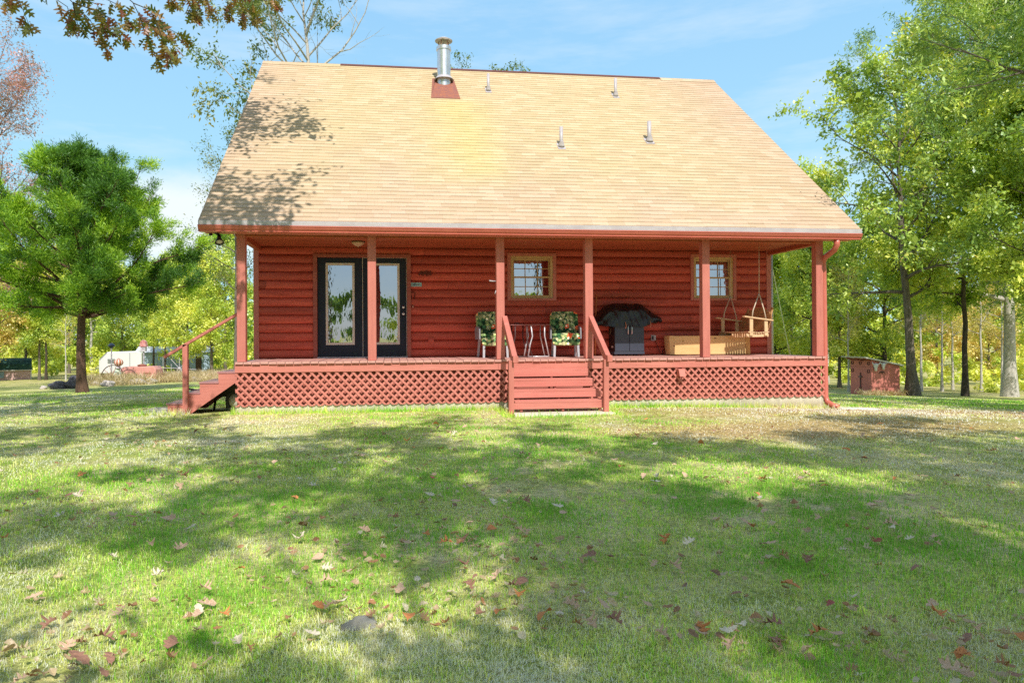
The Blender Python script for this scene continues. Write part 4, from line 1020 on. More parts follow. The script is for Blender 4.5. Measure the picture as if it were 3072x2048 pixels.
# slabs on the ground
b = MB(); b.box(-.86, .86, -.16, .56, -.05, .035); o = b.build('concrete_slab', surf('sunlit_concrete', (.74, .70, .56), (.64, .60, .48), .9, (3, 3, 3), bump=.4, bdist=.008), None, bevel=.012); o.location = (5.56, -1.0, .10); tag(o, 'concrete slab at the foot of the front steps', 'slab')
b = MB(); b.box(-.34, .34, -.45, .60, -.06, .03); o = b.build('concrete_slab', CONC, None, bevel=.012); o.location = (-1.42, .66, gz1(-1.3, .6) + .01); tag(o, 'grey concrete slab at the foot of the side steps', 'slab')
b = MB(); b.prism([(-.40, 0), (.42, 0), (.42, .02), (-.36, .055), (-.40, .055)], -.14, .14, 'y')
o = b.build('splash_block', surf('white_concrete', (.78, .76, .68), None, .85), None, bevel=.01); o.location = (11.52, -.16, gz1(11.5, -.1) - .005); tag(o, 'white splash block lying below the downspout', 'splash block')

# wheelbarrow pushed under the side steps
t = thing('wheelbarrow', 'black wheelbarrow stored in the shade under the side steps', 'wheelbarrow', (-.18, .85, gz1(-.2, .8)), radians(160))
b = MB(); b.add([(-.18, -.22, .26), (.22, -.22, .26), (.22, .22, .26), (-.18, .22, .26), (-.34, -.30, .46), (.36, -.30, .50), (.36, .30, .50), (-.34, .30, .46)], [(0, 3, 2, 1), (0, 1, 5, 4), (1, 2, 6, 5), (2, 3, 7, 6), (3, 0, 4, 7)]); b.build('tray', BLACK, t)
b = MB(); b.tube([(.17 * cos(a), 0, .17 * sin(a)) for a in [2 * pi * k / 20 for k in range(20)]], .035, 8, closed=True); o = b.build('wheel', surf('tyre_rubber', (.05, .05, .05), None, .8), t, True); o.location = (-.14, 0.24, .19)
b = MB(); b.lathe([(.04, -.03), (.13, -.012), (.13, .012), (.04, .03)], n=16); r = b.build('rim', surf('cream_rim', (.6, .57, .48), None, .5), o, True); r.rotation_euler = (radians(90), 0, 0)
for yy in (-.2, .2):
    b = MB(); b.bar((-.20, yy * .6, .22), (.80, yy * 1.4, .40), .035, .035); b.build('handle', BLACK, t)
    b = MB(); b.bar((.28, yy, .27), (.33, yy, .0), .03, .03); b.build('leg', BLACK, t)
# ---------------------------------------------------------------- pump house on the right
PH = wood('pump_house_paint', (0.56, 0.20, 0.165), (0.50, 0.17, 0.14), 'z', .8)
t = thing('pump_house', 'small red pump house with slanting grey roof beside the big oak trunk', 'shed', (21.84, 13.08, -1.02))
def plank(b, vs): b.add(vs, [(0, 1, 2, 3)])
D_, W_ = 1.28, 1.24; hf, hb = 1.43, 1.17   # heights at the two ends of the slanting roof
b = MB(); b.prism([(0, -.05), (W_, -.05), (W_, hb), (0, hf)], 0, .05, 'y'); b.build('side_wall', PH, t)
b = MB(); b.prism([(0, -.05), (W_, -.05), (W_, hb), (0, hf)], D_ - .05, D_, 'y'); b.build('side_wall', PH, t)
b = MB(); b.box(-.002, .05, .052, D_ - .052, -.05, hf - .04); b.build('front_wall', PH, t)
b = MB(); b.box(W_ - .05, W_ + .002, .052, D_ - .052, -.05, hb - .03); b.build('back_wall', PH, t)
b = MB()
for z in (1.13,): b.box(-.004, W_, -.006, -.001, z, z + .012); b.box(-.008, -.003, 0, D_, 1.12, 1.132)
b.build('batten', DARKRED, t)
n = 24; ext = .26
def rf(u, v, dz=0.0):
    x = -ext - .12 + u * (W_ + 2 * ext - .05); return (x, -.10 + v * (D_ + .2), hf + .045 - (hf - hb) / W_ * x + dz + .006 * sin(v * 60))
b = MB(); b.grid(lambda u, v: rf(u, v), 2, 44); b.grid(lambda u, v: rf(u, v, -.03), 2, 44)
b.box(-.36, -.34, -.10, D_ + .1, hf + .08, hf + .125)
b.bar((-.38, -.10, hf + .045 + .085 - .02), (W_ + ext - .17, -.10, hb + .045 - .018 + .005), .02, .055)
b.build('roof', surf('tin_roof', (.66, .64, .60), (.52, .50, .46), .45, (3, 3, 3), metal=.4), t)
b = MB()
for yy in (.12, .62, 1.1): b.bar((-.30, yy, hf + .055), (.02, yy, hf - .01), .05, .07)
b.build('rafter', DARKRED, t)
HS = surf('horseshoe_iron', (.10, .05, .045), None, .6)
hv = [(.16, 1.285, 'upper row nearest the corner'), (.65, 1.285, 'middle of the upper row'), (1.14, 1.285, 'upper row at the far end'), (.17, .97, 'lower row nearest the corner'), (1.13, .97, 'lower row at the far end')]
for yy, zz, w_ in hv:
    b = MB(); b.tube([(0, .062 * sin(a), -.075 * cos(a)) for a in [radians(-150 + 30 * k) for k in range(11)]], .013, 6)
    o = b.build('horseshoe', HS, None, True); o.location = (21.84 - .016, 13.08 + yy, -1.02 + zz); tag(o, 'iron horseshoe on the dark end of the pump house, ' + w_, 'horseshoe', 'horseshoes nailed on the pump house')
t2 = thing('wall_cross', 'dark iron cross with a white centre on the shaded end of the pump house', 'cross', (21.82, 13.72, -.35))
b = MB(); b.box(-.008, .008, -.025, .025, -.36, .22); b.box(-.007, .007, -.12, .12, .03, .08)
b.tube([(0, .05 * cos(a), -.40 + .05 * sin(a)) for a in [2 * pi * k / 14 for k in range(14)]], .012, 5, closed=True); b.build('cross_bars', HS, t2)
b = MB(); b.lathe([(0, -.02), (.03, 0), (0, .02)], n=10); o = b.build('centre_stone', WHITE, t2, True); o.location = (-.012, 0, .055)
t3 = thing('cow_skull', 'white horned animal skulls ornament on the upper corner of the pump house', 'skull', (21.98, 13.05, .16))
BONE = surf('bone', (.82, .82, .84), (.6, .62, .66), .7, (7, 7, 7))
for k, (x0, z0, s) in enumerate(((.0, .0, 1.0), (.33, .03, .9))):
    b = MB()
    b.lathe([(0, -.20 * s), (.045 * s, -.19 * s), (.055 * s, -.08 * s), (.09 * s, .02 * s), (.085 * s, .09 * s), (.0, .12 * s)], (x0, -.03, z0), 12); b.build('skull', BONE, t3, True)
    b = MB()
    for sg in (-1, 1): b.tube([(x0 + sg * .07 * s, -.03, z0 + .07 * s), (x0 + sg * .14 * s, -.05, z0 + .09 * s), (x0 + sg * .17 * s, -.06, z0 + .17 * s)], [.028, .02, .008], 8)
    b.build('horns', BONE, t3, True)
b = MB(); b.prism([(-.12, -.04), (-.06, .03), (.05, .05), (.13, .03), (.15, -.06), (.12, -.01), (.06, -.0), (.04, -.09), (.02, -.02), (-.04, -.01), (-.08, -.05)], -.012, 0, 'y')
o = b.build('wall_ornament', HS); o.location = (22.26, 13.075, -.10); tag(o, 'small dark iron animal ornament on the sunlit side of the pump house', 'ornament')
# stay wire beyond the porch
t = thing('guy_wire', 'slanting steel stay wire with pale lower sleeve beyond the porch end', 'wire', (15.67, 8.3, gz1(15.67, 8.3)))
tp = Vector((11.46, 4.05, 7.15)) - Vector(t.location)
b = MB(); b.tube([(0, 0, 0), tp], .011, 6); b.build('cable', GALV, t)
b = MB(); b.tube([tp * .01, tp * .22], .024, 7); b.build('sleeve', surf('yellow_guard', (.72, .66, .40), None, .6), t)

# ---------------------------------------------------------------- far yard on the left
def wall_window(b, x0, x1, z0, z1, y): b.box(x0, x1, y - .02, y, z0, z1)
t = thing('garden_shed', 'pale pink shed with a dark green barrel roof at the edge of the woods', 'shed', (-24.67, 43.57, -1.80), radians(27))
PINK = surf('faded_pink_siding', (.66, .46, .42), (.56, .36, .33), .85, (1, 1, 1), 1.2)
SG = surf('green_shingle', (.03, .085, .07), (.02, .05, .045), .9, (1.5, 1.5, 1.5), 2)
b = MB(); b.box(-4.6, 0, 0, 3.2, -.1, .98); b.build('wall', PINK, t)
b = MB(); b.prism([(-.12, .94), (-.02, 1.42), (.35, 1.70), (1.6, 1.86), (2.85, 1.70), (3.22, 1.42), (3.32, .94)], -4.75, .08); b.build('roof', SG, t)
b = MB(); b.box(-4.75, .10, -.16, -.125, .93, .99); b.build('eave_board', cream, t)
b = MB(); b.box(-.02, .06, -.03, .05, -.1, .93); b.build('corner_trim', cream, t)
b = MB(); b.box(-2.30, -1.62, -.03, .0, .36, .92); f = b.build('window', surf('brown_frame', (.5, .36, .3), None, .6), t)
b = MB(); b.box(-2.24, -1.98, -.036, -.031, .42, .88); b.box(-1.95, -1.68, -.036, -.031, .42, .88); b.build('window_pane', surf('blue_pane', (.28, .42, .50), (.12, .2, .26), .15, (1, 1, 3), spec=.6), f)

t = thing('travel_trailer', 'white travel trailer with a sloping nose parked behind the red cart', 'trailer', (-22.92, 51.4, -1.90), radians(14))
TW = surf('trailer_white', (.74, .75, .76), (.66, .67, .69), .35, (.5, .5, .5), 1, spec=.5)
b = MB(); b.prism([(0, .35), (0, 1.55), (.62, 2.22), (3.1, 2.28), (3.4, 2.1), (3.4, .35)], 0, 2.3, 'y'); b.build('body', TW, t, bevel=.06)
b = MB(); b.box(.68, 1.25, -.02, -.002, 1.22, 1.62); b.build('window', surf('dark_pane', (.10, .12, .12), (.3, .32, .3), .2, spec=.6), t)
GT = surf('grey_trim', (.35, .36, .4), None, .5)
b = MB(); b.bar((.05, -.012, 1.56), (.64, -.012, 2.20), .02, .06); b.build('nose_trim', GT, t)
b = MB(); b.box(2.4, 2.46, -.014, -.002, .5, 2.15); b.build('door_trim', GT, t)
for xx in (2.0, 2.8):
    b = MB(); b.lathe([(0, 0), (.2, .0), (.33, .02), (.34, .1), (.33, .2), (0, .2)], n=18); o = b.build('wheel', BLACK, t, True); o.location = (xx, .02, .34); o.rotation_euler = (radians(90), 0, 0)
    o.location.y = .2
t = thing('mobile_home', 'long pale blue house with horizontal siding and dark door behind the yard trees', 'house', (-22.6, 59.45, -2.05), radians(10))
b = MB(); b.box(0, 6.8, 0, 4.5, -.3, 2.15)
for k in range(10): b.box(-.01, 6.81, -.012, -.001, .2 + k * .2, .21 + k * .2)
b.build('wall', surf('blue_siding', (.50, .62, .74), (.42, .55, .68), .6, (.6, .6, .6), 1), t)
b = MB(); b.prism([(-.3, 2.15), (2.25, 2.75), (4.8, 2.15)], -.2, 7.0); b.build('roof', surf('grey_roofing', (.66, .68, .72), None, .8), t)
b = MB(); b.box(5.45, 6.0, -.03, -.013, .1, 1.75); b.build('door', surf('brown_door', (.16, .09, .06), None, .6), t)
b = MB(); b.box(1.6, 5.0, -.035, -.013, .15, .55); b.build('skirting', surf('green_skirt', (.12, .2, .16), None, .8), t)

# rusty yard ornaments in a bed of dry weeds
t = thing('sheet_metal_cart', 'faded red sheet-metal cart body standing among dry weeds', 'cart', (-12.33, 27.92, -1.0), radians(-7.1))
FR = surf('faded_red_tin', (.72, .36, .30), (.62, .27, .22), .55, (2, 2, 2), 1.5)
b = MB(); b.prism([(0, .05), (0, .80), (.15, .90), (1.80, .92), (1.95, .75), (1.98, .05)], 0, .9, 'y'); b.build('body', FR, t, bevel=.03)
b = MB(); b.box(1.25, 1.70, -.015, -.002, .50, .57); b.build('handle', RUST, t)
b = MB(); b.bar((.85, -.006, .06), (.72, -.006, .86), .01, .012); b.build('seam', RUST, t)
b = MB(); b.lathe([(0, 0), (.22, .0), (.26, .06), (.1, .12), (0, .12)], n=16); o = b.build('cap', RUST, t, True); o.location = (1.0, .4, .92)
for k, (x, y, z, r) in enumerate(((-12.18, 26.39, -.55, .60), (-11.44, 26.6, -.62, .42))):
    t = thing('wagon_wheel', ['large thin iron wagon wheel leaning left of the red cart', 'smaller iron wheel rim propped in front of the red cart'][k], 'wheel', (x, y, z), radians(-10))
    b = MB(); b.tube([(r * cos(a), .1 * sin(a) * r, r * sin(a)) for a in [2 * pi * q / 32 for q in range(32)]], .024, 6, closed=True); b.build('rim', HS, t, True)
    if k == 0:
        for q in range(10):
            a = 2 * pi * q / 10; b = MB(); b.tube([(0, 0, 0), (r * cos(a), .1 * sin(a) * r, r * sin(a))], .012, 5); b.build('spoke', RUST, t)
        b = MB(); b.lathe([(.06, -.1), (.07, 0), (.06, .1)], n=12); o = b.build('hub', HS, t, True); o.rotation_euler = (radians(90), 0, 0)
t = thing('milk_can', 'pale green milk can standing beside the red cart', 'milk can', (-12.12, 26.95, gz1(-12.1, 26.9)))
b = MB(); b.lathe([(.2, 0), (.22, .03), (.22, .55), (.12, .75), (.12, .86), (.16, .90), (0, .90)], n=20); b.build('body', surf('mint_paint', (.60, .70, .56), (.50, .58, .45), .6, (4, 4, 4)), t, True)
for sg in (-1, 1):
    b = MB(); b.tube([(sg * .14, 0, .74), (sg * .22, 0, .70), (sg * .21, 0, .60)], .014, 6); b.build('handle', RUST, t)
t = thing('striped_globe', 'rust red and white striped globe resting on top of the milk can', 'globe', (-12.05, 26.9, .18))
m, tt = new_mat('globe_stripes'); v = tt.n('SeparateXYZ', None, Vector=tt.coord('Object'))
an = tt.m('ARCTAN2', v.outputs[1], v.outputs[0]); st = tt.m('GREATER_THAN', tt.m('SINE', tt.m('MULTIPLY', an, 9)), .2)
p = tt.n('BsdfPrincipled', None, Base_Color=tt.mix(st, (.42, .13, .06), (.78, .6, .5)), Roughness=.5); tt.out(p)
b = MB(); b.grid(lambda u, w: (.235 * cos(u * 2 * pi) * sin(w * pi), .235 * sin(u * 2 * pi) * sin(w * pi), .20 * cos(w * pi)), 28, 12); b.build('globe', m, t, True)
b = MB(); b.lathe([(.05, .19), (.03, .23), (0, .24)], n=10); b.build('finial', RUST, t)
b = MB(); b.lathe([(.15, -.31), (.08, -.24), (.10, -.17), (.0, -.17)], n=14); b.build('stand', WHITE, t)
t = thing('lamp_post', 'white lamp post with a dark blue lantern cap in the far yard', 'lamp post', (-13.24, 29.03, gz1(-13.24, 29.03)))
b = MB(); b.tube([(0, 0, 0), (0, 0, 2.03)], .035, 8); b.build('post', WHITE, t)
b = MB(); b.lathe([(.05, 2.03), (.11, 2.08), (.20, 2.17), (.12, 2.27), (.04, 2.30), (0, 2.31)], n=14); b.build('lantern', surf('blue_black', (.04, .06, .10), None, .4), t)
t = thing('bird_house', 'red and white bird house on a white pole behind the red cart', 'bird house', (-12.5, 31.97, gz1(-12.5, 32)))
b = MB(); b.tube([(0, 0, 0), (0, 0, 1.85)], .05, 8); b.build('pole', WHITE, t)
b = MB(); b.box(-.14, .14, -.14, .14, 1.85, 2.15); b.build('box', WHITE, t)
b = MB(); b.prism([(-.2, 2.15), (-.14, 2.45), (0, 2.56), (.14, 2.45), (.2, 2.15)], -.18, .18, 'y'); b.build('roof', surf('bird_red', (.55, .16, .14), (.7, .4, .38), .7, (5, 5, 5)), t)
b = MB(); b.lathe([(.03, 0), (.0, .004)], n=12); o = b.build('entry_hole', BLACK, t); o.location = (0, -.142, 2.03); o.rotation_euler = (radians(90), 0, 0)
t = thing('windmill_frame', 'white metal frame of thin arms radiating from a hub beyond the side steps', 'frame', (-11.26, 34.84, -.50), radians(-10))
b = MB(); b.lathe([(.07, -.06), (.09, 0), (.07, .06)], n=14); o = b.build('hub', WHITE, t, True); o.rotation_euler = (radians(90), 0, 0)
b = MB(); b.tube([(.16 * cos(a), 0, -.14 + .13 * sin(a)) for a in [2 * pi * q / 16 for q in range(16)]], .02, 6, closed=True); b.build('ring', WHITE, t, True)
for (dx, dz) in ((-.55, .60), (.62, .55), (-1.1, .04), (1.15, -.08), (-.5, -.62), (.45, -.66), (0, .72), (-.02, -.75)):
    b = MB(); b.tube([(0, 0, 0), (dx, 0, dz)], .018, 6); b.build('arm', WHITE, t)
for xx in (-1.1, -.55):
    b = MB(); b.tube([(xx, 0, .75 if xx < -1 else .3), (xx, 0, -.75)], .014, 6); b.build('upright', WHITE, t)
t = thing('hand_plough', 'small dark iron plough with little wheels right of the red cart', 'plough', (-10.35, 28.2, gz1(-10.3, 28.2)), radians(-8))
b = MB(); b.tube([(0, 0, .55), (.12, 0, .2), (.30, 0, .05)], .02, 6); b.tube([(0, 0, .1), (.5, 0, .12)], .018, 6); b.tube([(.28, 0, .1), (.40, 0, .42)], .018, 6); b.build('beam', HS, t)
for xx in (.05, .45):
    b = MB(); b.tube([(xx + .13 * cos(a), -.02, .14 + .13 * sin(a)) for a in [2 * pi * q / 18 for q in range(18)]], .018, 5, closed=True); b.build('wheel', HS, t, True)
ROCK = surf('dark_boulder', (.17, .16, .18), (.07, .07, .085), .9, (5, 5, 5), 2, bump=.9, bdist=.03, c3=(.42, .42, .44))
stone('boulder', -12.35, 20.85, -.68, .44, .34, .22, 3, ROCK, 'dark mottled boulder left of the cedar trunk, lower of the two', 'boulder')
stone('boulder', -11.75, 20.95, -.58, .38, .3, .30, 6, ROCK, 'dark mottled boulder left of the cedar trunk, taller of the two', 'boulder')
PALE = surf('pale_boulder', (.66, .60, .56), (.48, .42, .40), .9, (4, 4, 4), 2, bump=.7, bdist=.02)
for i, (x, y, s) in enumerate(((-13.1, 21.1, .22), (-11.0, 22.8, .42), (-10.3, 24.6, .5), (-9.9, 25.6, .4), (-13.0, 26.3, .3), (-8.5, 28.6, .42), (-7.6, 29.3, .38), (-8.9, 30.3, .5))):
    stone('boulder', x, y, gz1(x, y) + s * .25, s * .72, s * .6, s * .42, 20 + i, PALE, ['small pale rock at the lower left of the dark boulders', 'pale pink rock just left of the cedar trunk', 'large pale rock right behind the cedar trunk', 'pale rock right of the cedar trunk', 'pale rock beside the large wagon wheel', 'pale rock by the plough wheels', 'pale rock under the white windmill frame', 'largest pale rock in the dry weeds below the white frame'][i], 'boulder')
# ---------------------------------------------------------------- trees
def rot_about(v, axis, a): return Matrix.Rotation(a, 3, axis) @ v
def rdir(rg):
    while True:
        v = Vector((rg.uniform(-1, 1), rg.uniform(-1, 1), rg.uniform(-1, 1)))
        if 0.05 < v.length < 1: return v.normalized()
def wander(rg, p, d, L, n, wob, lift=0.0):
    pts = [p.copy()]; d = d.copy()
    for i in range(n):
        d = (d + rdir(rg) * wob + Vector((0, 0, lift))).normalized(); pts.append(pts[-1] + d * (L / n))
    return pts
def along(pts, f):
    x = f * (len(pts) - 1); i = min(int(x), len(pts) - 2); return pts[i].lerp(pts[i + 1], x - i), (pts[i + 1] - pts[i]).normalized()
def env(kind, t):
    if kind == 'round': return max(0.12, sin(pi * (0.12 + 0.86 * t)) ** 0.75)
    if kind == 'spread': return max(0.2, (1 - t) ** 0.55 * (0.55 + 1.2 * min(t * 2.2, .5)))
    if kind == 'tall': return max(0.15, sin(pi * (0.2 + 0.75 * t)) ** 0.6)
    return 1 - 0.85 * t
def skeleton(seed, H, r0, base, R, kind='round', limbs=22, sub=6, twigs=5, twig_len=.55, wob=.16, lean=(0, 0), fork=0, up0=.1, up1=1.0, bare=0.0, flare=1.5, droop=0.0, extra=()):
    """trunk, limbs, boughs, twigs: returns the wood as one MB and the leaf anchors as an array (x,y,z, dx,dy,dz)"""
    rg = random.Random(seed); b = MB(); an = []
    n = 12; tp = [Vector((0, 0, -.3))]; d = Vector((lean[0], lean[1], 1)).normalized()
    tp += [Vector((lean[0] * H * (i / n) + rg.uniform(-1, 1) * .012 * H * (i / n) , lean[1] * H * (i / n) + rg.uniform(-1, 1) * .012 * H * (i / n), H * .94 * i / n)) for i in range(0, n + 1)]
    tr = [r0 * flare * 1.08] + [r0 * (1 + (flare - 1) * math.exp(-i * 2.2)) * max(.04, (1 - i / n * .97)) ** .75 for i in range(n + 1)]
    b.tube(tp, tr, 10)
    for i in range(limbs + len(extra)):
        t = (i + rg.random() * .9) / limbs if i < limbs else .1
        hh = base + (1 - base) * t * .96
        p, td = along(tp[1:], min(hh, .999)); rr = r0 * max(.05, (1 - hh * .97)) ** .75
        az = i * 2.399 + rg.uniform(-.5, .5)
        el = up0 + (up1 - up0) * t + rg.uniform(-.15, .2)
        dv = Vector((cos(az) * cos(el), sin(az) * cos(el), sin(el)))
        L = R * env(kind, t) * rg.uniform(.72, 1.12) / max(.5, cos(el) ** .5)
        lp = wander(rg, p, dv, L, 6, wob, .05 - droop)
        if i >= limbs:
            z0, e = extra[i - limbs]; e = Vector(e); p = Vector((0, 0, z0)); L = (e - p).length * .8
            lp = [p.lerp(e, q / 6) + Vector((0, 0, .6 * sin(pi * q / 6))) + rdir(rg) * .15 for q in range(7)]
        lr = [max(.008, min(rr * .62, .03 * L + .01) * (1 - q / 6.6)) for q in range(7)]
        b.tube(lp, lr, 6)
        isbare = rg.random() < bare
        for s in range(sub):
            f = .25 + .75 * (s + rg.random()) / sub
            sp, sd = along(lp, min(f, .999)); ax = rdir(rg)
            dv2 = (sd * rg.uniform(.4, 1.0) + (ax - sd * ax.dot(sd)).normalized() * rg.uniform(.5, 1.0) + Vector((0, 0, .12 - droop))).normalized()
            L2 = L * rg.uniform(.26, .46) * (1.15 - .45 * f)
            q2 = wander(rg, sp, dv2, L2, 4, wob * 1.3, .03 - droop)
            r2 = max(.005, lr[min(6, int(f * 6))] * .6)
            b.tube(q2, [max(.004, r2 * (1 - q / 4.8)) for q in range(5)], 5, False)
            for k in range(twigs):
                g = .3 + .7 * (k + rg.random()) / twigs
                p3, d3 = along(q2, min(g, .999)); ax = rdir(rg)
                d4 = (d3 * .7 + (ax - d3 * ax.dot(d3)).normalized() * .8).normalized()
                L3 = twig_len * rg.uniform(.6, 1.3)
                q3 = wander(rg, p3, d4, L3, 2, wob * 1.5, -.05 - droop)
                b.tube(q3, [.0055, .004, .0025], 3, False)
                if not isbare:
                    for w in (.35, .7, 1.0):
                        p5, d5 = along(q3, min(w, .999)); an.append((*p5, *d5))
    return b, np.array(an)
def leaves(anch, per, L, Wd, spread, seed, droop=.3, up=.5, tone=(0.5, .22), clump=1.1, fold=.18):
    """quads folded along nothing in particular: one small leaf each, clustered on the twigs"""
    rg = np.random.RandomState(seed)
    A = np.repeat(anch, per, 0); n = len(A)
    C = A[:, :3] + rg.normal(0, spread, (n, 3)) + A[:, 3:] * rg.uniform(-.1, .5, (n, 1)) * spread * 2
    ax = A[:, 3:] * .5 + rg.normal(0, .7, (n, 3)); ax[:, 2] -= droop; ax /= np.linalg.norm(ax, axis=1)[:, None]
    nm = rg.normal(0, 1, (n, 3)); nm[:, 2] += up * 2; nm -= ax * (nm * ax).sum(1)[:, None]; nm /= np.linalg.norm(nm, axis=1)[:, None]
    sd = np.cross(ax, nm); sz_ = np.exp(rg.normal(0, .25, n)); l = (L * sz_)[:, None]; w = (Wd * sz_ * rg.uniform(.7, 1.25, n))[:, None]
    P = np.stack([C - ax * l * .5, C + sd * w * .5 + nm * w * fold - ax * l * .05, C + ax * l * .5, C - sd * w * .5 + nm * w * fold - ax * l * .05], 1).reshape(-1, 3)
    F = np.arange(n * 4).reshape(-1, 4)
    tn = np.repeat(vnoise(anch[:, 0] + anch[:, 2] * .7, anch[:, 1] - anch[:, 2] * .6, seed % 50, clump), per) * tone[1] * 1.5 + tone[0] + rg.normal(0, tone[1] * .55, n)
    return P, F, np.clip(tn, 0, 1)
BARK = surf('grey_bark', (.24, .205, .165), (.13, .11, .09), .95, (5, 5, 1.2), 2.5, bump=.9, bdist=.04, fine=18)
BARKD = surf('dark_bark', (.12, .095, .07), (.06, .048, .038), .95, (5, 5, 1.2), 2.5, bump=.9, bdist=.04, fine=18)
BARKP = surf('pale_bark', (.62, .58, .52), (.42, .39, .35), .9, (6, 6, 1.5), 2.5, bump=.6, bdist=.03, fine=18)
BARKC = surf('cedar_bark', (.24, .14, .095), (.13, .08, .058), .95, (9, 9, .9), 3, bump=.9, bdist=.04, fine=16)
LM = {
    'oak': leafmat('oak_leaves', [(0, (.045, .09, .018)), (.35, (.125, .195, .035)), (.68, (.27, .32, .055)), (.9, (.48, .40, .08)), (1, (.54, .27, .07))], gain=2.35),
    'dull': leafmat('dull_oak_leaves', [(0, (.05, .10, .03)), (.5, (.13, .19, .05)), (.85, (.28, .28, .07)), (1, (.45, .35, .08))], gain=1.35),
    'bright': leafmat('bright_leaves', [(0, (.05, .10, .018)), (.4, (.19, .27, .04)), (.75, (.40, .43, .07)), (1, (.60, .54, .13))], gain=2.20),
    'yellow': leafmat('yellow_leaves', [(0, (.13, .22, .03)), (.35, (.34, .42, .055)), (.7, (.58, .58, .10)), (1, (.66, .50, .13))], gain=1.70),
    'amber': leafmat('amber_leaves', [(0, (.22, .25, .05)), (.4, (.48, .42, .11)), (.75, (.64, .46, .15)), (1, (.60, .30, .12))], gain=1.50),
    'mauve': leafmat('mauve_leaves', [(0, (.10, .12, .06)), (.3, (.24, .17, .16)), (.65, (.40, .24, .25)), (.85, (.48, .20, .17)), (1, (.30, .32, .09))], gain=1.70),
    'willow': leafmat('willow_oak_leaves', [(0, (.035, .075, .018)), (.4, (.095, .15, .03)), (.7, (.22, .26, .05)), (.9, (.42, .36, .08)), (1, (.50, .24, .05))], gain=3.20),
}
PROTO = {}
def tree_mesh(key, seed, per, L, Wd, spread, droop=.3, up=.5, tone=(.5, .22), clump=1.0, **kw):
    wb, an = skeleton(seed, **kw)
    me = bpy.data.meshes.new('trunk'); me.from_pydata(wb.v, [], wb.f); me.update(); me.polygons.foreach_set('use_smooth', [True] * len(me.polygons))
    P, F, tn = leaves(an, per, L, Wd, spread, seed, droop, up, tone, clump)
    PROTO[key] = (me, mesh_np('crown', P, F, {'tone': tn}))
def tree(key, name, label, x, y, bark, leaf, s=1.0, rz=0.0, group=None, z=None, sz=None):
    t = thing(name, label, 'tree', (x, y, gz1(x, y) if z is None else z), rz, group)
    t.scale = (s, s, sz or s)
    for nm, me, mt in (('trunk', PROTO[key][0], bark), ('crown', PROTO[key][1], leaf)):
        o = bpy.data.objects.new(nm, me); COL.objects.link(o); o.parent = t
        if not me.materials: me.materials.append(None)
        o.material_slots[0].link = 'OBJECT'; o.material_slots[0].material = mt
    return t
def pol(px_az, r): a = radians(px_az); return 2.7 + r * sin(a), -12.26 + r * cos(a)

# the tall open oak by the pump house, and its relatives
tree_mesh('oak', 101, 8, .17, .085, .14, H=13.2, r0=.175, base=.30, R=3.6, kind='tall', limbs=24, sub=6, twigs=5, twig_len=.6, wob=.22, lean=(-.06, .0), up0=.15, up1=1.15, flare=1.8)
tree_mesh('bush', 102, 8, .20, .12, .22, H=11, r0=.15, base=.16, R=3.4, kind='round', limbs=26, sub=6, twigs=5, twig_len=.6, wob=.18, up0=.05, up1=1.2)
tree_mesh('slim', 103, 8, .19, .11, .2, H=14, r0=.14, base=.32, R=2.7, kind='tall', limbs=26, sub=6, twigs=5, twig_len=.55, wob=.18, up0=.0, up1=1.2)
tree_mesh('layer', 104, 16, .15, .085, .14, H=13, r0=.11, base=.30, R=4.0, kind='spread', limbs=22, sub=8, twigs=6, twig_len=.55, wob=.14, up0=-.1, up1=.7, up=1.2)
tree_mesh('thin', 105, 4, .13, .06, .16, H=15, r0=.11, base=.35, R=2.4, kind='tall', limbs=18, sub=5, twigs=4, twig_len=.6, wob=.2, up0=.4, up1=1.2, bare=.45)
tree_mesh('airy', 106, 10, .10, .05, .15, H=15.5, r0=.22, base=.28, R=5.0, kind='round', limbs=28, sub=7, twigs=6, twig_len=.7, wob=.2, up0=.2, up1=1.2)
tree_mesh('sparse', 107, 11, .17, .075, .15, H=20, r0=.24, base=.55, R=5.2, kind='tall', limbs=22, sub=5, twigs=5, twig_len=.7, wob=.24, up0=.25, up1=1.1, bare=.28)
tree_mesh('shade', 109, 46, .19, .105, .22, H=15, r0=.12, base=.34, R=5.8, kind='tall', limbs=16, sub=4, twigs=2, twig_len=.7, wob=.22, up0=.1, up1=1.1)
tree_mesh('willow', 108, 30, .13, .036, .13, H=17, r0=.23, base=.22, R=6.4, kind='round', limbs=36, sub=8, twigs=7, twig_len=.75, wob=.16, up0=.0, up1=1.2, droop=.04, tone=(.42, .25), flare=1.5)

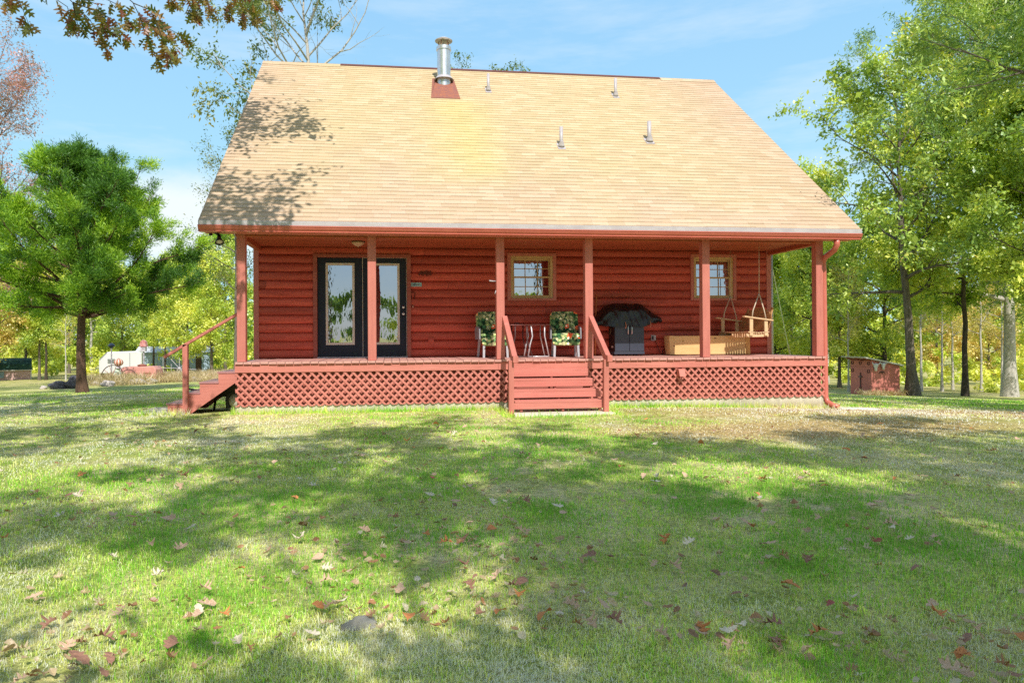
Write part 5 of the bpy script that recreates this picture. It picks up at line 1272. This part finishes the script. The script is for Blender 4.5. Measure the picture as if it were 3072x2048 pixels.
x, y = 23.42, 12.82
tree('oak', 'oak_tree', 'tall open-crowned oak whose forked crown stands clear above the roof slope', 23.5, 12.9, BARK, LM['oak'], 1.0, 0.2)
x, y = pol(45.0, 38.5)
tree('willow', 'oak_tree', 'thick pale trunked oak with a dark spreading crown at the right edge', x, y, BARKP, LM['willow'], 1.05, .4)
x, y = pol(57.0, 18)
tree('willow', 'oak_tree', 'near narrow-leaved oak whose dark boughs hang in from the top right corner', x, y, BARK, LM['willow'], .85, 3.0)
x, y = pol(42.6, 35)
tree('layer', 'maple_tree', 'slender dark trunked tree with bright green flat tiers right of the pump house', x, y, BARKD, LM['bright'], 1.0, 1.0)
x, y = pol(47.5, 31)
tree('layer', 'maple_tree', 'olive-green layered tree half behind the thick pale trunk', x, y, BARKD, LM['oak'], .9, 3.6)
RT = [  # azimuth, distance, proto, bark, leaf, scale, label
    (33.2, 47, 'slim', BARKD, 'bright', .92, 'dark trunked green tree seen through the porch end beyond the swing'),
    (30.6, 52, 'bush', BARKD, 'yellow', .80, 'yellow-green tree behind the white corner pipe'),
    (31.8, 58, 'bush', BARK, 'oak', .95, 'olive tree at the back seen between the last porch posts'),
    (35.0, 49, 'bush', BARK, 'yellow', .72, 'yellow-green leafy tree directly behind the downspout'),
    (37.9, 50, 'bush', BARKD, 'bright', .95, 'dense green tree directly behind the pump house'),
    (41.0, 66, 'bush', BARK, 'amber', .78, 'amber-leaved tree low between the oak and the slender dark trunk'),
    (43.9, 70, 'bush', BARK, 'amber', .72, 'golden tree low between the slender dark trunk and the thick pale one'),
    (46.8, 74, 'bush', BARK, 'yellow', .80, 'yellow tree behind and right of the thick pale trunk'),
    (34.2, 62, 'slim', BARKP, 'yellow', .9, 'tall yellowing tree far behind the right-hand porch post'),
]
for i, (az, r, k, bk, lf, s, lab) in enumerate(RT):
    x, y = pol(az, r); tree(k, 'woodland_tree', lab, x, y, bk, LM[lf], s, i * 1.7)
for i, (az, r, s, lab) in enumerate([(40.1, 46, .62, 'thin pale bare sapling just right of the oak trunk'), (41.3, 47, .6, 'pale sapling left of the slender dark trunk'), (41.9, 52, .62, 'thinnest pale sapling beside the slender dark trunk'), (43.5, 50, .62, 'pale sapling right of the slender dark trunk'), (44.6, 48, .55, 'white bare sapling left of the thick pale trunk'), (47.3, 50, .6, 'pale bare sapling right of the thick pale trunk'), (35.6, 38, .45, 'white bare sapling left of the pump house')]):
    x, y = pol(az, r); tree('thin', 'bare_sapling', lab, x, y, BARKP, LM['amber'], s, i * 2.1)

# behind the roof
x, y = pol(-6.9, 37)
tree('sparse', 'half_dead_oak', 'half-dead oak with bare limbs rising behind the roof left of the stove pipe', x, y, BARKP, LM['dull'], 1.12, .8)
x, y = pol(7.6, 42)
tree('sparse', 'oak_tree', 'oak top showing just above the ridge right of the stove pipe', x, y, BARK, LM['dull'], .86, 2.0)
x, y = pol(23.4, 42)
tree('thin', 'oak_tree', 'small tree top peeping over the right end of the ridge', x, y, BARK, LM['dull'], 1.13, 2.9)
x, y = pol(-12.4, 42)
tree('thin', 'oak_tree', 'thin oak whose leaf sprays show along the left roof edge', x, y, BARK, LM['dull'], .98, 2.9)
# left side
x, y = pol(-28.9, 36)
tree('airy', 'mauve_tree', 'airy tree with mauve-red autumn leaves behind the cedar at the left edge', x, y, BARK, LM['mauve'], .90, 0)
LT = [
    (-26.4, 68, 'bush', BARK, 'yellow', .85, 'yellow-green tree behind the green-roofed shed'),
    (-28.8, 60, 'bush', BARK, 'amber', .85, 'rust-tinged tree at the far left behind the shed'),
    (-25.2, 59, 'slim', BARKD, 'yellow', .62, 'twin-stemmed yellow tree right of the green-roofed shed'),
    (-25.6, 59.3, 'slim', BARK, 'bright', .62, 'dark stem paired with the twin-stemmed yellow tree'),
    (-22.4, 78, 'slim', BARKP, 'bright', .95, 'pale trunked green tree just right of the cedar trunk'),
    (-20.4, 84, 'bush', BARK, 'bright', 1.0, 'light green tree behind the white trailer'),
    (-18.3, 72, 'slim', BARKD, 'bright', .72, 'green tree whose dark trunk stands before the pale blue house'),
    (-17.5, 70, 'slim', BARKD, 'yellow', .68, 'second dark trunked tree before the pale blue house'),
    (-15.9, 66, 'bush', BARK, 'yellow', .80, 'bright yellow tree at the right end of the pale blue house'),
    (-14.2, 60, 'bush', BARK, 'yellow', .86, 'bright yellow-green tree beside the first porch post'),
    (-13.2, 72, 'slim', BARK, 'oak', .98, 'tall pale olive tree showing just left of the cabin wall'),
    (-23.8, 88, 'slim', BARK, 'yellow', 1.0, 'tall yellow-green tree far back behind the cedar'),
    (-16.9, 92, 'slim', BARK, 'bright', 1.0, 'far light green tree above the pale blue house'),
]
for i, (az, r, k, bk, lf, s, lab) in enumerate(LT):
    x, y = pol(az, r); tree(k, 'woodland_tree', lab, x, y, bk, LM[lf], s, i * 1.3)
x, y = pol(-24.0, 56)
tree('thin', 'bare_tree', 'grey leafless brushy tree left of the cedar trunk', x, y, BARKP, LM['amber'], .42, 1.0)

# behind the photographer: seen only as shade on the lawn and in the window reflections
for i, (x, y, k, s, lf) in enumerate(SHADE):
    tree(k, 'shade_oak', 'oak behind the photographer that shades the lawn and shows in the door glass', x, y, BARK, LM[lf], s, i * 1.9, 'oaks behind the photographer')

# ---- the cedar
def cedar():
    rg = random.Random(77); b = MB(); an = []
    fork = 3.15
    tp = [Vector((0, 0, -.3)), Vector((0, 0, 0)), Vector((-.03, 0, .5)), Vector((-.05, 0, 1.5)), Vector((-.02, 0, 2.6)), Vector((.03, 0, fork)), Vector((.08, .02, 4.5)), Vector((.12, 0, 6.2)), Vector((.05, 0, 8.0))]
    b.tube(tp, [.30, .235, .17, .145, .135, .14, .09, .05, .02], 12)
    def bough(p, d, L, r, lift):
        lp = wander(rg, p, d, L, 7, .13, lift); b.tube(lp, [max(.008, r * (1 - q / 7.6)) for q in range(8)], 6)
        for s in range(int(7 + L * 2.2)):
            f = .22 + .78 * rg.random() ** .8
            sp, sd = along(lp, min(f, .999)); ax = rdir(rg)
            dv = (sd * .75 + (ax - sd * ax.dot(sd)).normalized() * .85 + Vector((0, 0, .22))).normalized()
            L2 = rg.uniform(.35, .95) * (1.2 - .5 * f)
            q2 = wander(rg, sp, dv, L2, 3, .2, .08); b.tube(q2, [.012, .009, .006, .003], 4, False)
            for k in range(5):
                p3, d3 = along(q2, .25 + .75 * rg.random()); dd = (d3 + rdir(rg) * .75 + Vector((0, 0, .15))).normalized()
                p4 = p3 + dd * rg.uniform(.1, .3); an.append((*p4, *dd)); an.append((*p3.lerp(p4, .4), *dd))
            an.append((*q2[-1], *(q2[-1] - q2[-2]).normalized()))
    for i in range(66):
        t = (i / 65) ** 1.25; h = fork - .45 + (8.0 - fork) * t ** 1.05
        p, _ = along(tp[1:], min(.999, (lambda z: next((k + (z - tp[1 + k].z) / (tp[2 + k].z - tp[1 + k].z) for k in range(7) if tp[2 + k].z >= z), 6.99) / 7)(h)))
        az = i * 2.399 + rg.uniform(-.4, .4); el = .24 + .75 * t + rg.uniform(-.18, .2)
        prof = (3.5 + 0.9 * sin(pi * min(1, t * 1.5 + .18))) * (1 - t ** 2.2 * .72) * rg.uniform(.55, 1.15) * (.72 if t < .06 else 1)
        bough(p, Vector((cos(az) * cos(el), sin(az) * cos(el), sin(el))), prof, .075 * (1 - .6 * t), .03)
    return b, np.array(an)
cb, ca = cedar()
t = thing('cedar_tree', 'dense bright green red cedar with one bare trunk on the lawn left of the cabin', 'tree', (-8.40, 13.92, gz1(-8.4, 13.92) + .02))
me = bpy.data.meshes.new('trunk'); me.from_pydata(cb.v, [], cb.f); link('trunk', me, BARKC, t, True)
def sprays(anch, per, L, w, seed):
    rg = np.random.RandomState(seed); A = np.repeat(anch, per, 0); n = len(A)
    d = A[:, 3:] * 1.0 + rg.normal(0, .62, (n, 3)); d[:, 2] += .25; d /= np.linalg.norm(d, axis=1)[:, None]
    C = A[:, :3] + rg.normal(0, .085, (n, 3)); nm = rg.normal(0, 1, (n, 3)); sd = np.cross(d, nm); sd /= np.linalg.norm(sd, axis=1)[:, None]
    l = (L * rg.uniform(.55, 1.4, n))[:, None]; ww = w * rg.uniform(.7, 1.3, (n, 1))
    P = np.stack([C - sd * ww * .35, C + d * l * .5 - sd * ww * .6, C + d * l, C + d * l * .45 + sd * ww * .6], 1).reshape(-1, 3)
    tn = np.repeat(vnoise(anch[:, 0] + anch[:, 2], anch[:, 1] - anch[:, 2], 9, .8), per) * .42 + .46 + rg.normal(0, .13, n)
    return P, np.arange(n * 4).reshape(-1, 4), np.clip(tn, 0, 1)
P, F, tn = sprays(ca, CEDAR_PER, .135, .019, 12)
link('crown', mesh_np('crown', P, F, {'tone': tn}), leafmat('cedar_sprays', [(0, (.018, .055, .012)), (.4, (.065, .145, .014)), (.7, (.17, .27, .018)), (1, (.32, .42, .035))], .3, .5, 2.3, gloss=.03), t)

# ---- near oak at the left: its low boughs hang into the top of the picture
wb, an = skeleton(301, H=16.5, r0=.36, base=.47, R=6.6, kind='spread', limbs=26, sub=7, twigs=5, twig_len=.8, wob=.18, up0=.1, up1=1.2,
    extra=[(8.0, (4.6, 3.2, 10.4)), (8.4, (5.5, 2.5, 10.4)), (7.5, (5.7, -.7, 9.9)), (8.2, (4.9, -1.8, 10.3)), (8.0, (4.5, 1.6, 9.9))])
t = thing('oak_tree', 'near pin oak whose lowest lobed-leaf boughs hang into the top left corner', 'tree', (*OAKPOS, gz1(*OAKPOS)))
bo = MB(); bo.v, bo.f = wb.v, wb.f
inv = Vector((OAKPOS[0], OAKPOS[1], gz1(*OAKPOS)))
rg = random.Random(44); LA = []
TW = [  # low twigs, each a line of points from the bough outward
    ((-1.27, -5.53, 4.77), (-0.90, -5.43, 4.73), (-0.80, -5.29, 4.62), (-0.80, -5.13, 4.49)),
    ((-0.70, -5.80, 4.58), (-0.37, -5.69, 4.53), (-0.26, -5.55, 4.48), (-0.29, -5.40, 4.38)),
    ((-0.42, -6.04, 4.47), (-0.10, -5.93, 4.43), (0.10, -5.80, 4.40), (0.09, -5.65, 4.30)),
    ((-1.05, -5.36, 4.79), (-0.89, -5.23, 4.74), (-1.04, -5.06, 4.71)),
    ((-0.22, -5.96, 4.52), (-0.09, -5.83, 4.39), (-0.01, -5.69, 4.31), (0.02, -5.54, 4.23), (0.03, -5.39, 4.17)),
    ((-0.02, -5.99, 4.32), (0.15, -5.86, 4.30), (0.22, -5.71, 4.30), (0.22, -5.56, 4.23)),
    ((-0.37, -5.64, 4.68), (-0.04, -5.53, 4.63), (0.15, -5.40, 4.58), (0.15, -5.25, 4.52)),
    ((-0.02, -5.99, 4.32), (-0.07, -5.83, 4.27), (-0.11, -5.67, 4.24)),
    ((0.22, -5.82, 4.59), (0.36, -5.68, 4.49), (0.37, -5.53, 4.43), (0.47, -5.39, 4.44), (0.58, -5.26, 4.43), (0.64, -5.11, 4.44)),
    ((0.48, -5.85, 4.29), (0.46, -5.69, 4.23), (0.46, -5.54, 4.18), (0.47, -5.39, 4.09)),
    ((0.48, -5.85, 4.29), (0.53, -5.70, 4.26), (0.62, -5.56, 4.25), (0.65, -5.42, 4.20)),
    ((0.42, -5.84, 4.41), (0.52, -5.70, 4.42), (0.56, -5.56, 4.40)),
    ((0.63, -5.87, 4.23), (0.64, -5.72, 4.12), (0.63, -5.56, 4.07)),
    ((-0.01, -3.27, 5.93), (0.19, -3.15, 5.80), (0.23, -3.00, 5.57)),
    ((0.07, -3.28, 5.93), (0.34, -3.17, 5.78), (0.39, -3.02, 5.66)),
    ((-0.10, -3.26, 5.93), (0.11, -3.14, 5.78), (0.13, -2.99, 5.66)),
    ((0.39, -2.92, 6.14), (0.57, -2.79, 6.00), (0.53, -2.64, 5.82)),
    ((0.47, -2.93, 6.14), (0.72, -2.81, 5.95), (0.73, -2.66, 5.75)),
    ((0.60, -2.95, 6.14), (0.85, -2.83, 5.97), (0.87, -2.68, 5.77)),
    ((0.73, -2.96, 6.14), (1.10, -2.86, 6.01), (1.14, -2.71, 5.95)),
    ((-0.21, -3.85, 5.62), (0.05, -3.73, 5.52), (0.08, -3.59, 5.49)),
]
for a, b_ in (((-5.6, -4.6, 8.4), (-0.1, -5.9, 4.62)), ((-5.6, -4.6, 8.9), (0.75, -2.95, 6.25)), ((-5.6, -4.6, 8.2), (-1.2, -5.5, 4.85)), ((-5.6, -4.6, 8.6), (0.2, -3.3, 6.02)), ((-0.9, -5.7, 5.0), (0.42, -5.85, 4.5))):
    a, b_ = Vector(a), Vector(b_); r = .05
    pts = [a.lerp(b_, k / 7) + Vector((0, 0, .5 * sin(pi * k / 7))) + rdir(rg) * .06 for k in range(8)]
    bo.tube([q - inv for q in pts], [r * (1 - k / 8.2) for k in range(8)], 6)
for tw in TW:
    q = [Vector(p) for p in tw]; bo.tube([w - inv for w in q], [.006 - .0035 * k / (len(q) - 1) for k in range(len(q))], 4)
    far = q[0].y > -4.5; la = []; LA.append(la)
    m_ = 22 if far else 5 + 3 * len(q)
    for k in range(m_):
        f = .18 + .82 * rg.random() ** .8; p, d = along(q, min(f, .999)); la.append((p, d, .135 if far else .125))
    for k in range(3): la.append((q[-1], (q[-1] - q[-2]).normalized(), .13))
me = bpy.data.meshes.new('trunk'); me.from_pydata(bo.v, [], bo.f); link('trunk', me, BARK, t, True)
P, F, tn = leaves(an, 11, .17, .085, .18, 31, .3, .5, (.5, .22))
link('crown', mesh_np('crown', P, F, {'tone': tn}), LM['oak'], t)
PINM = leafmat('pin_oak_leaves', [(0, (.10, .15, .03)), (.35, (.24, .24, .045)), (.6, (.38, .22, .06)), (.8, (.34, .10, .05)), (1, (.20, .07, .055))], .45, gain=1.15)
for tw_leaves in LA:
    vs, fs, tn = [], [], []
    for p, d, L in tw_leaves:
        h = leaf_outline('oak', rg); n = len(h); L *= rg.uniform(.75, 1.15)
        d = (d * .5 + rdir(rg) * .65 + Vector((0, 0, -.55))).normalized(); nn = rdir(rg); nn = (nn - d * nn.dot(d)).normalized(); sd = d.cross(nn); cu = rg.uniform(-.5, .5)
        b0 = len(vs); tv = min(1, max(0, rg.gauss(.46, .28)))
        o = p + d * L * .12 - inv
        for row in (0, 1, -1):
            for a, w in h: vs.append(tuple(o + d * a * L + sd * w * row * L * .95 + nn * (cu * (a - .5) ** 2 + abs(w * row) * .35) * L))
        for i in range(n - 1):
            fs += [(b0 + i, b0 + i + 1, b0 + n + i + 1, b0 + n + i), (b0 + i + 1, b0 + i, b0 + 2 * n + i, b0 + 2 * n + i + 1)]; tn += [tv, tv]
    link('leafy_twig', mesh_np('leafy_twig', np.array(vs), np.array(fs), {'tone': np.array(tn)}), PINM, t)

# ---- far woods and brush, too dense to count
def mass(name, label, segs, mat, seed, per, L, W_, kind='foliage'):
    rg = np.random.RandomState(seed); A = []
    for (az0, az1, r0, r1, zb, zt, n) in segs:
        for i in range(n):
            a = radians(rg.uniform(az0, az1)); r = rg.uniform(r0, r1)
            x, y = 2.7 + r * sin(a), -12.26 + r * cos(a); g = gz1(x, y)
            h = g + zb + (zt - zb) * rg.rand() ** .8; s = (zt - zb) * rg.uniform(.10, .22)
            q = rg.normal(0, 1, (per, 3)); q /= np.linalg.norm(q, axis=1)[:, None]; q *= rg.rand(per, 1) ** .35
            c = q * np.array([s, s, s * .75]) + np.array([x, y, h]); c[:, 2] = np.maximum(c[:, 2], g + .05)
            dd = q + np.array([0, 0, .1]); A.append(np.concatenate([c, dd], 1))
    A = np.concatenate(A)
    P, F, tn = leaves(A, 1, L, W_, .12, seed, .2, .6, (.5, .25), .25)
    tag(link(name, mesh_np(name, P, F, {'tone': tn}), mat), label, 'woods' if kind == 'foliage' else 'weeds', kind='stuff')
mass('woods', 'yellow-green woods closing the view far behind the left yard', [(-38, -9, 98, 122, 0, 13, 200), (-9, 27, 98, 122, 0, 11, 200)], LM['bright'], 5, 260, .55, .36)
mass('woods', 'golden autumn woods far behind the trunks on the right', [(26, 55, 88, 118, 0, 9.5, 170)], LM['yellow'], 6, 260, .5, .32)
mass('forest', 'green wooded hill beyond the golden woods at the right', [(24, 56, 150, 190, 2, 17, 120)], LM['oak'], 9, 200, 1.0, .65)
mass('woods', 'woods across the field behind the photographer', [(110, 250, 70, 90, 0, 5.5, 260), (150, 240, 68, 80, 2, 8, 110)], LM['oak'], 15, 120, .8, .5)
mass('undergrowth', 'low yellow-green brush under the trees on the right', [(29, 54, 48, 84, 0, 2.6, 150)], LM['yellow'], 7, 120, .26, .12, 'weeds')
mass('undergrowth', 'low green brush along the edge of the left yard', [(-36, -2, 68, 94, 0, 2.6, 150)], LM['yellow'], 8, 120, .30, .16, 'weeds')
DRY = leafmat('dry_weed', [(0, (.34, .26, .13)), (.4, (.58, .46, .26)), (.75, (.70, .58, .38)), (1, (.62, .40, .30))], .3)
rgn = np.random.RandomState(17); A = []
for (x, y, rx, ry, n) in ((-9.5, 29.5, 2.8, 2.2, 2600), (-12.5, 27.2, 1.6, 1.0, 900), (-8.0, 32.5, 3.0, 3.0, 1800), (-11.0, 24.5, 1.4, 1.6, 700), (-6.0, 30.0, 2.5, 2.5, 1300)):
    px = x + rgn.normal(0, rx * .55, n); py = y + rgn.normal(0, ry * .55, n); A.append(np.stack([px, py, gz(px, py) + .10 + .35 * rgn.rand(n) ** 1.5, rgn.normal(0, .4, n), rgn.normal(0, .4, n), np.ones(n)], 1))
P, F, tn = leaves(np.concatenate(A), 3, .34, .018, .08, 21, -.6, .0, (.5, .25), .8)
tag(link('dry_weeds', mesh_np('dry_weeds', P, F, {'tone': tn}), DRY), 'straw-coloured dry weeds around the yard ornaments', 'weeds', kind='stuff')
px = rgn.uniform(21.2, 23.2, 260); py = 12.95 + rgn.normal(0, .12, 260); A = np.stack([px, py, gz(px, py) + .06, rgn.normal(0, .4, 260), rgn.normal(0, .4, 260), np.ones(260)], 1)
P, F, tn = leaves(A, 3, .22, .02, .05, 22, -.6, 0, (.6, .25)); tag(link('dry_weeds', mesh_np('dry_weeds', P, F, {'tone': tn}), DRY), 'dry grass tufts at the foot of the pump house', 'weeds', kind='stuff')
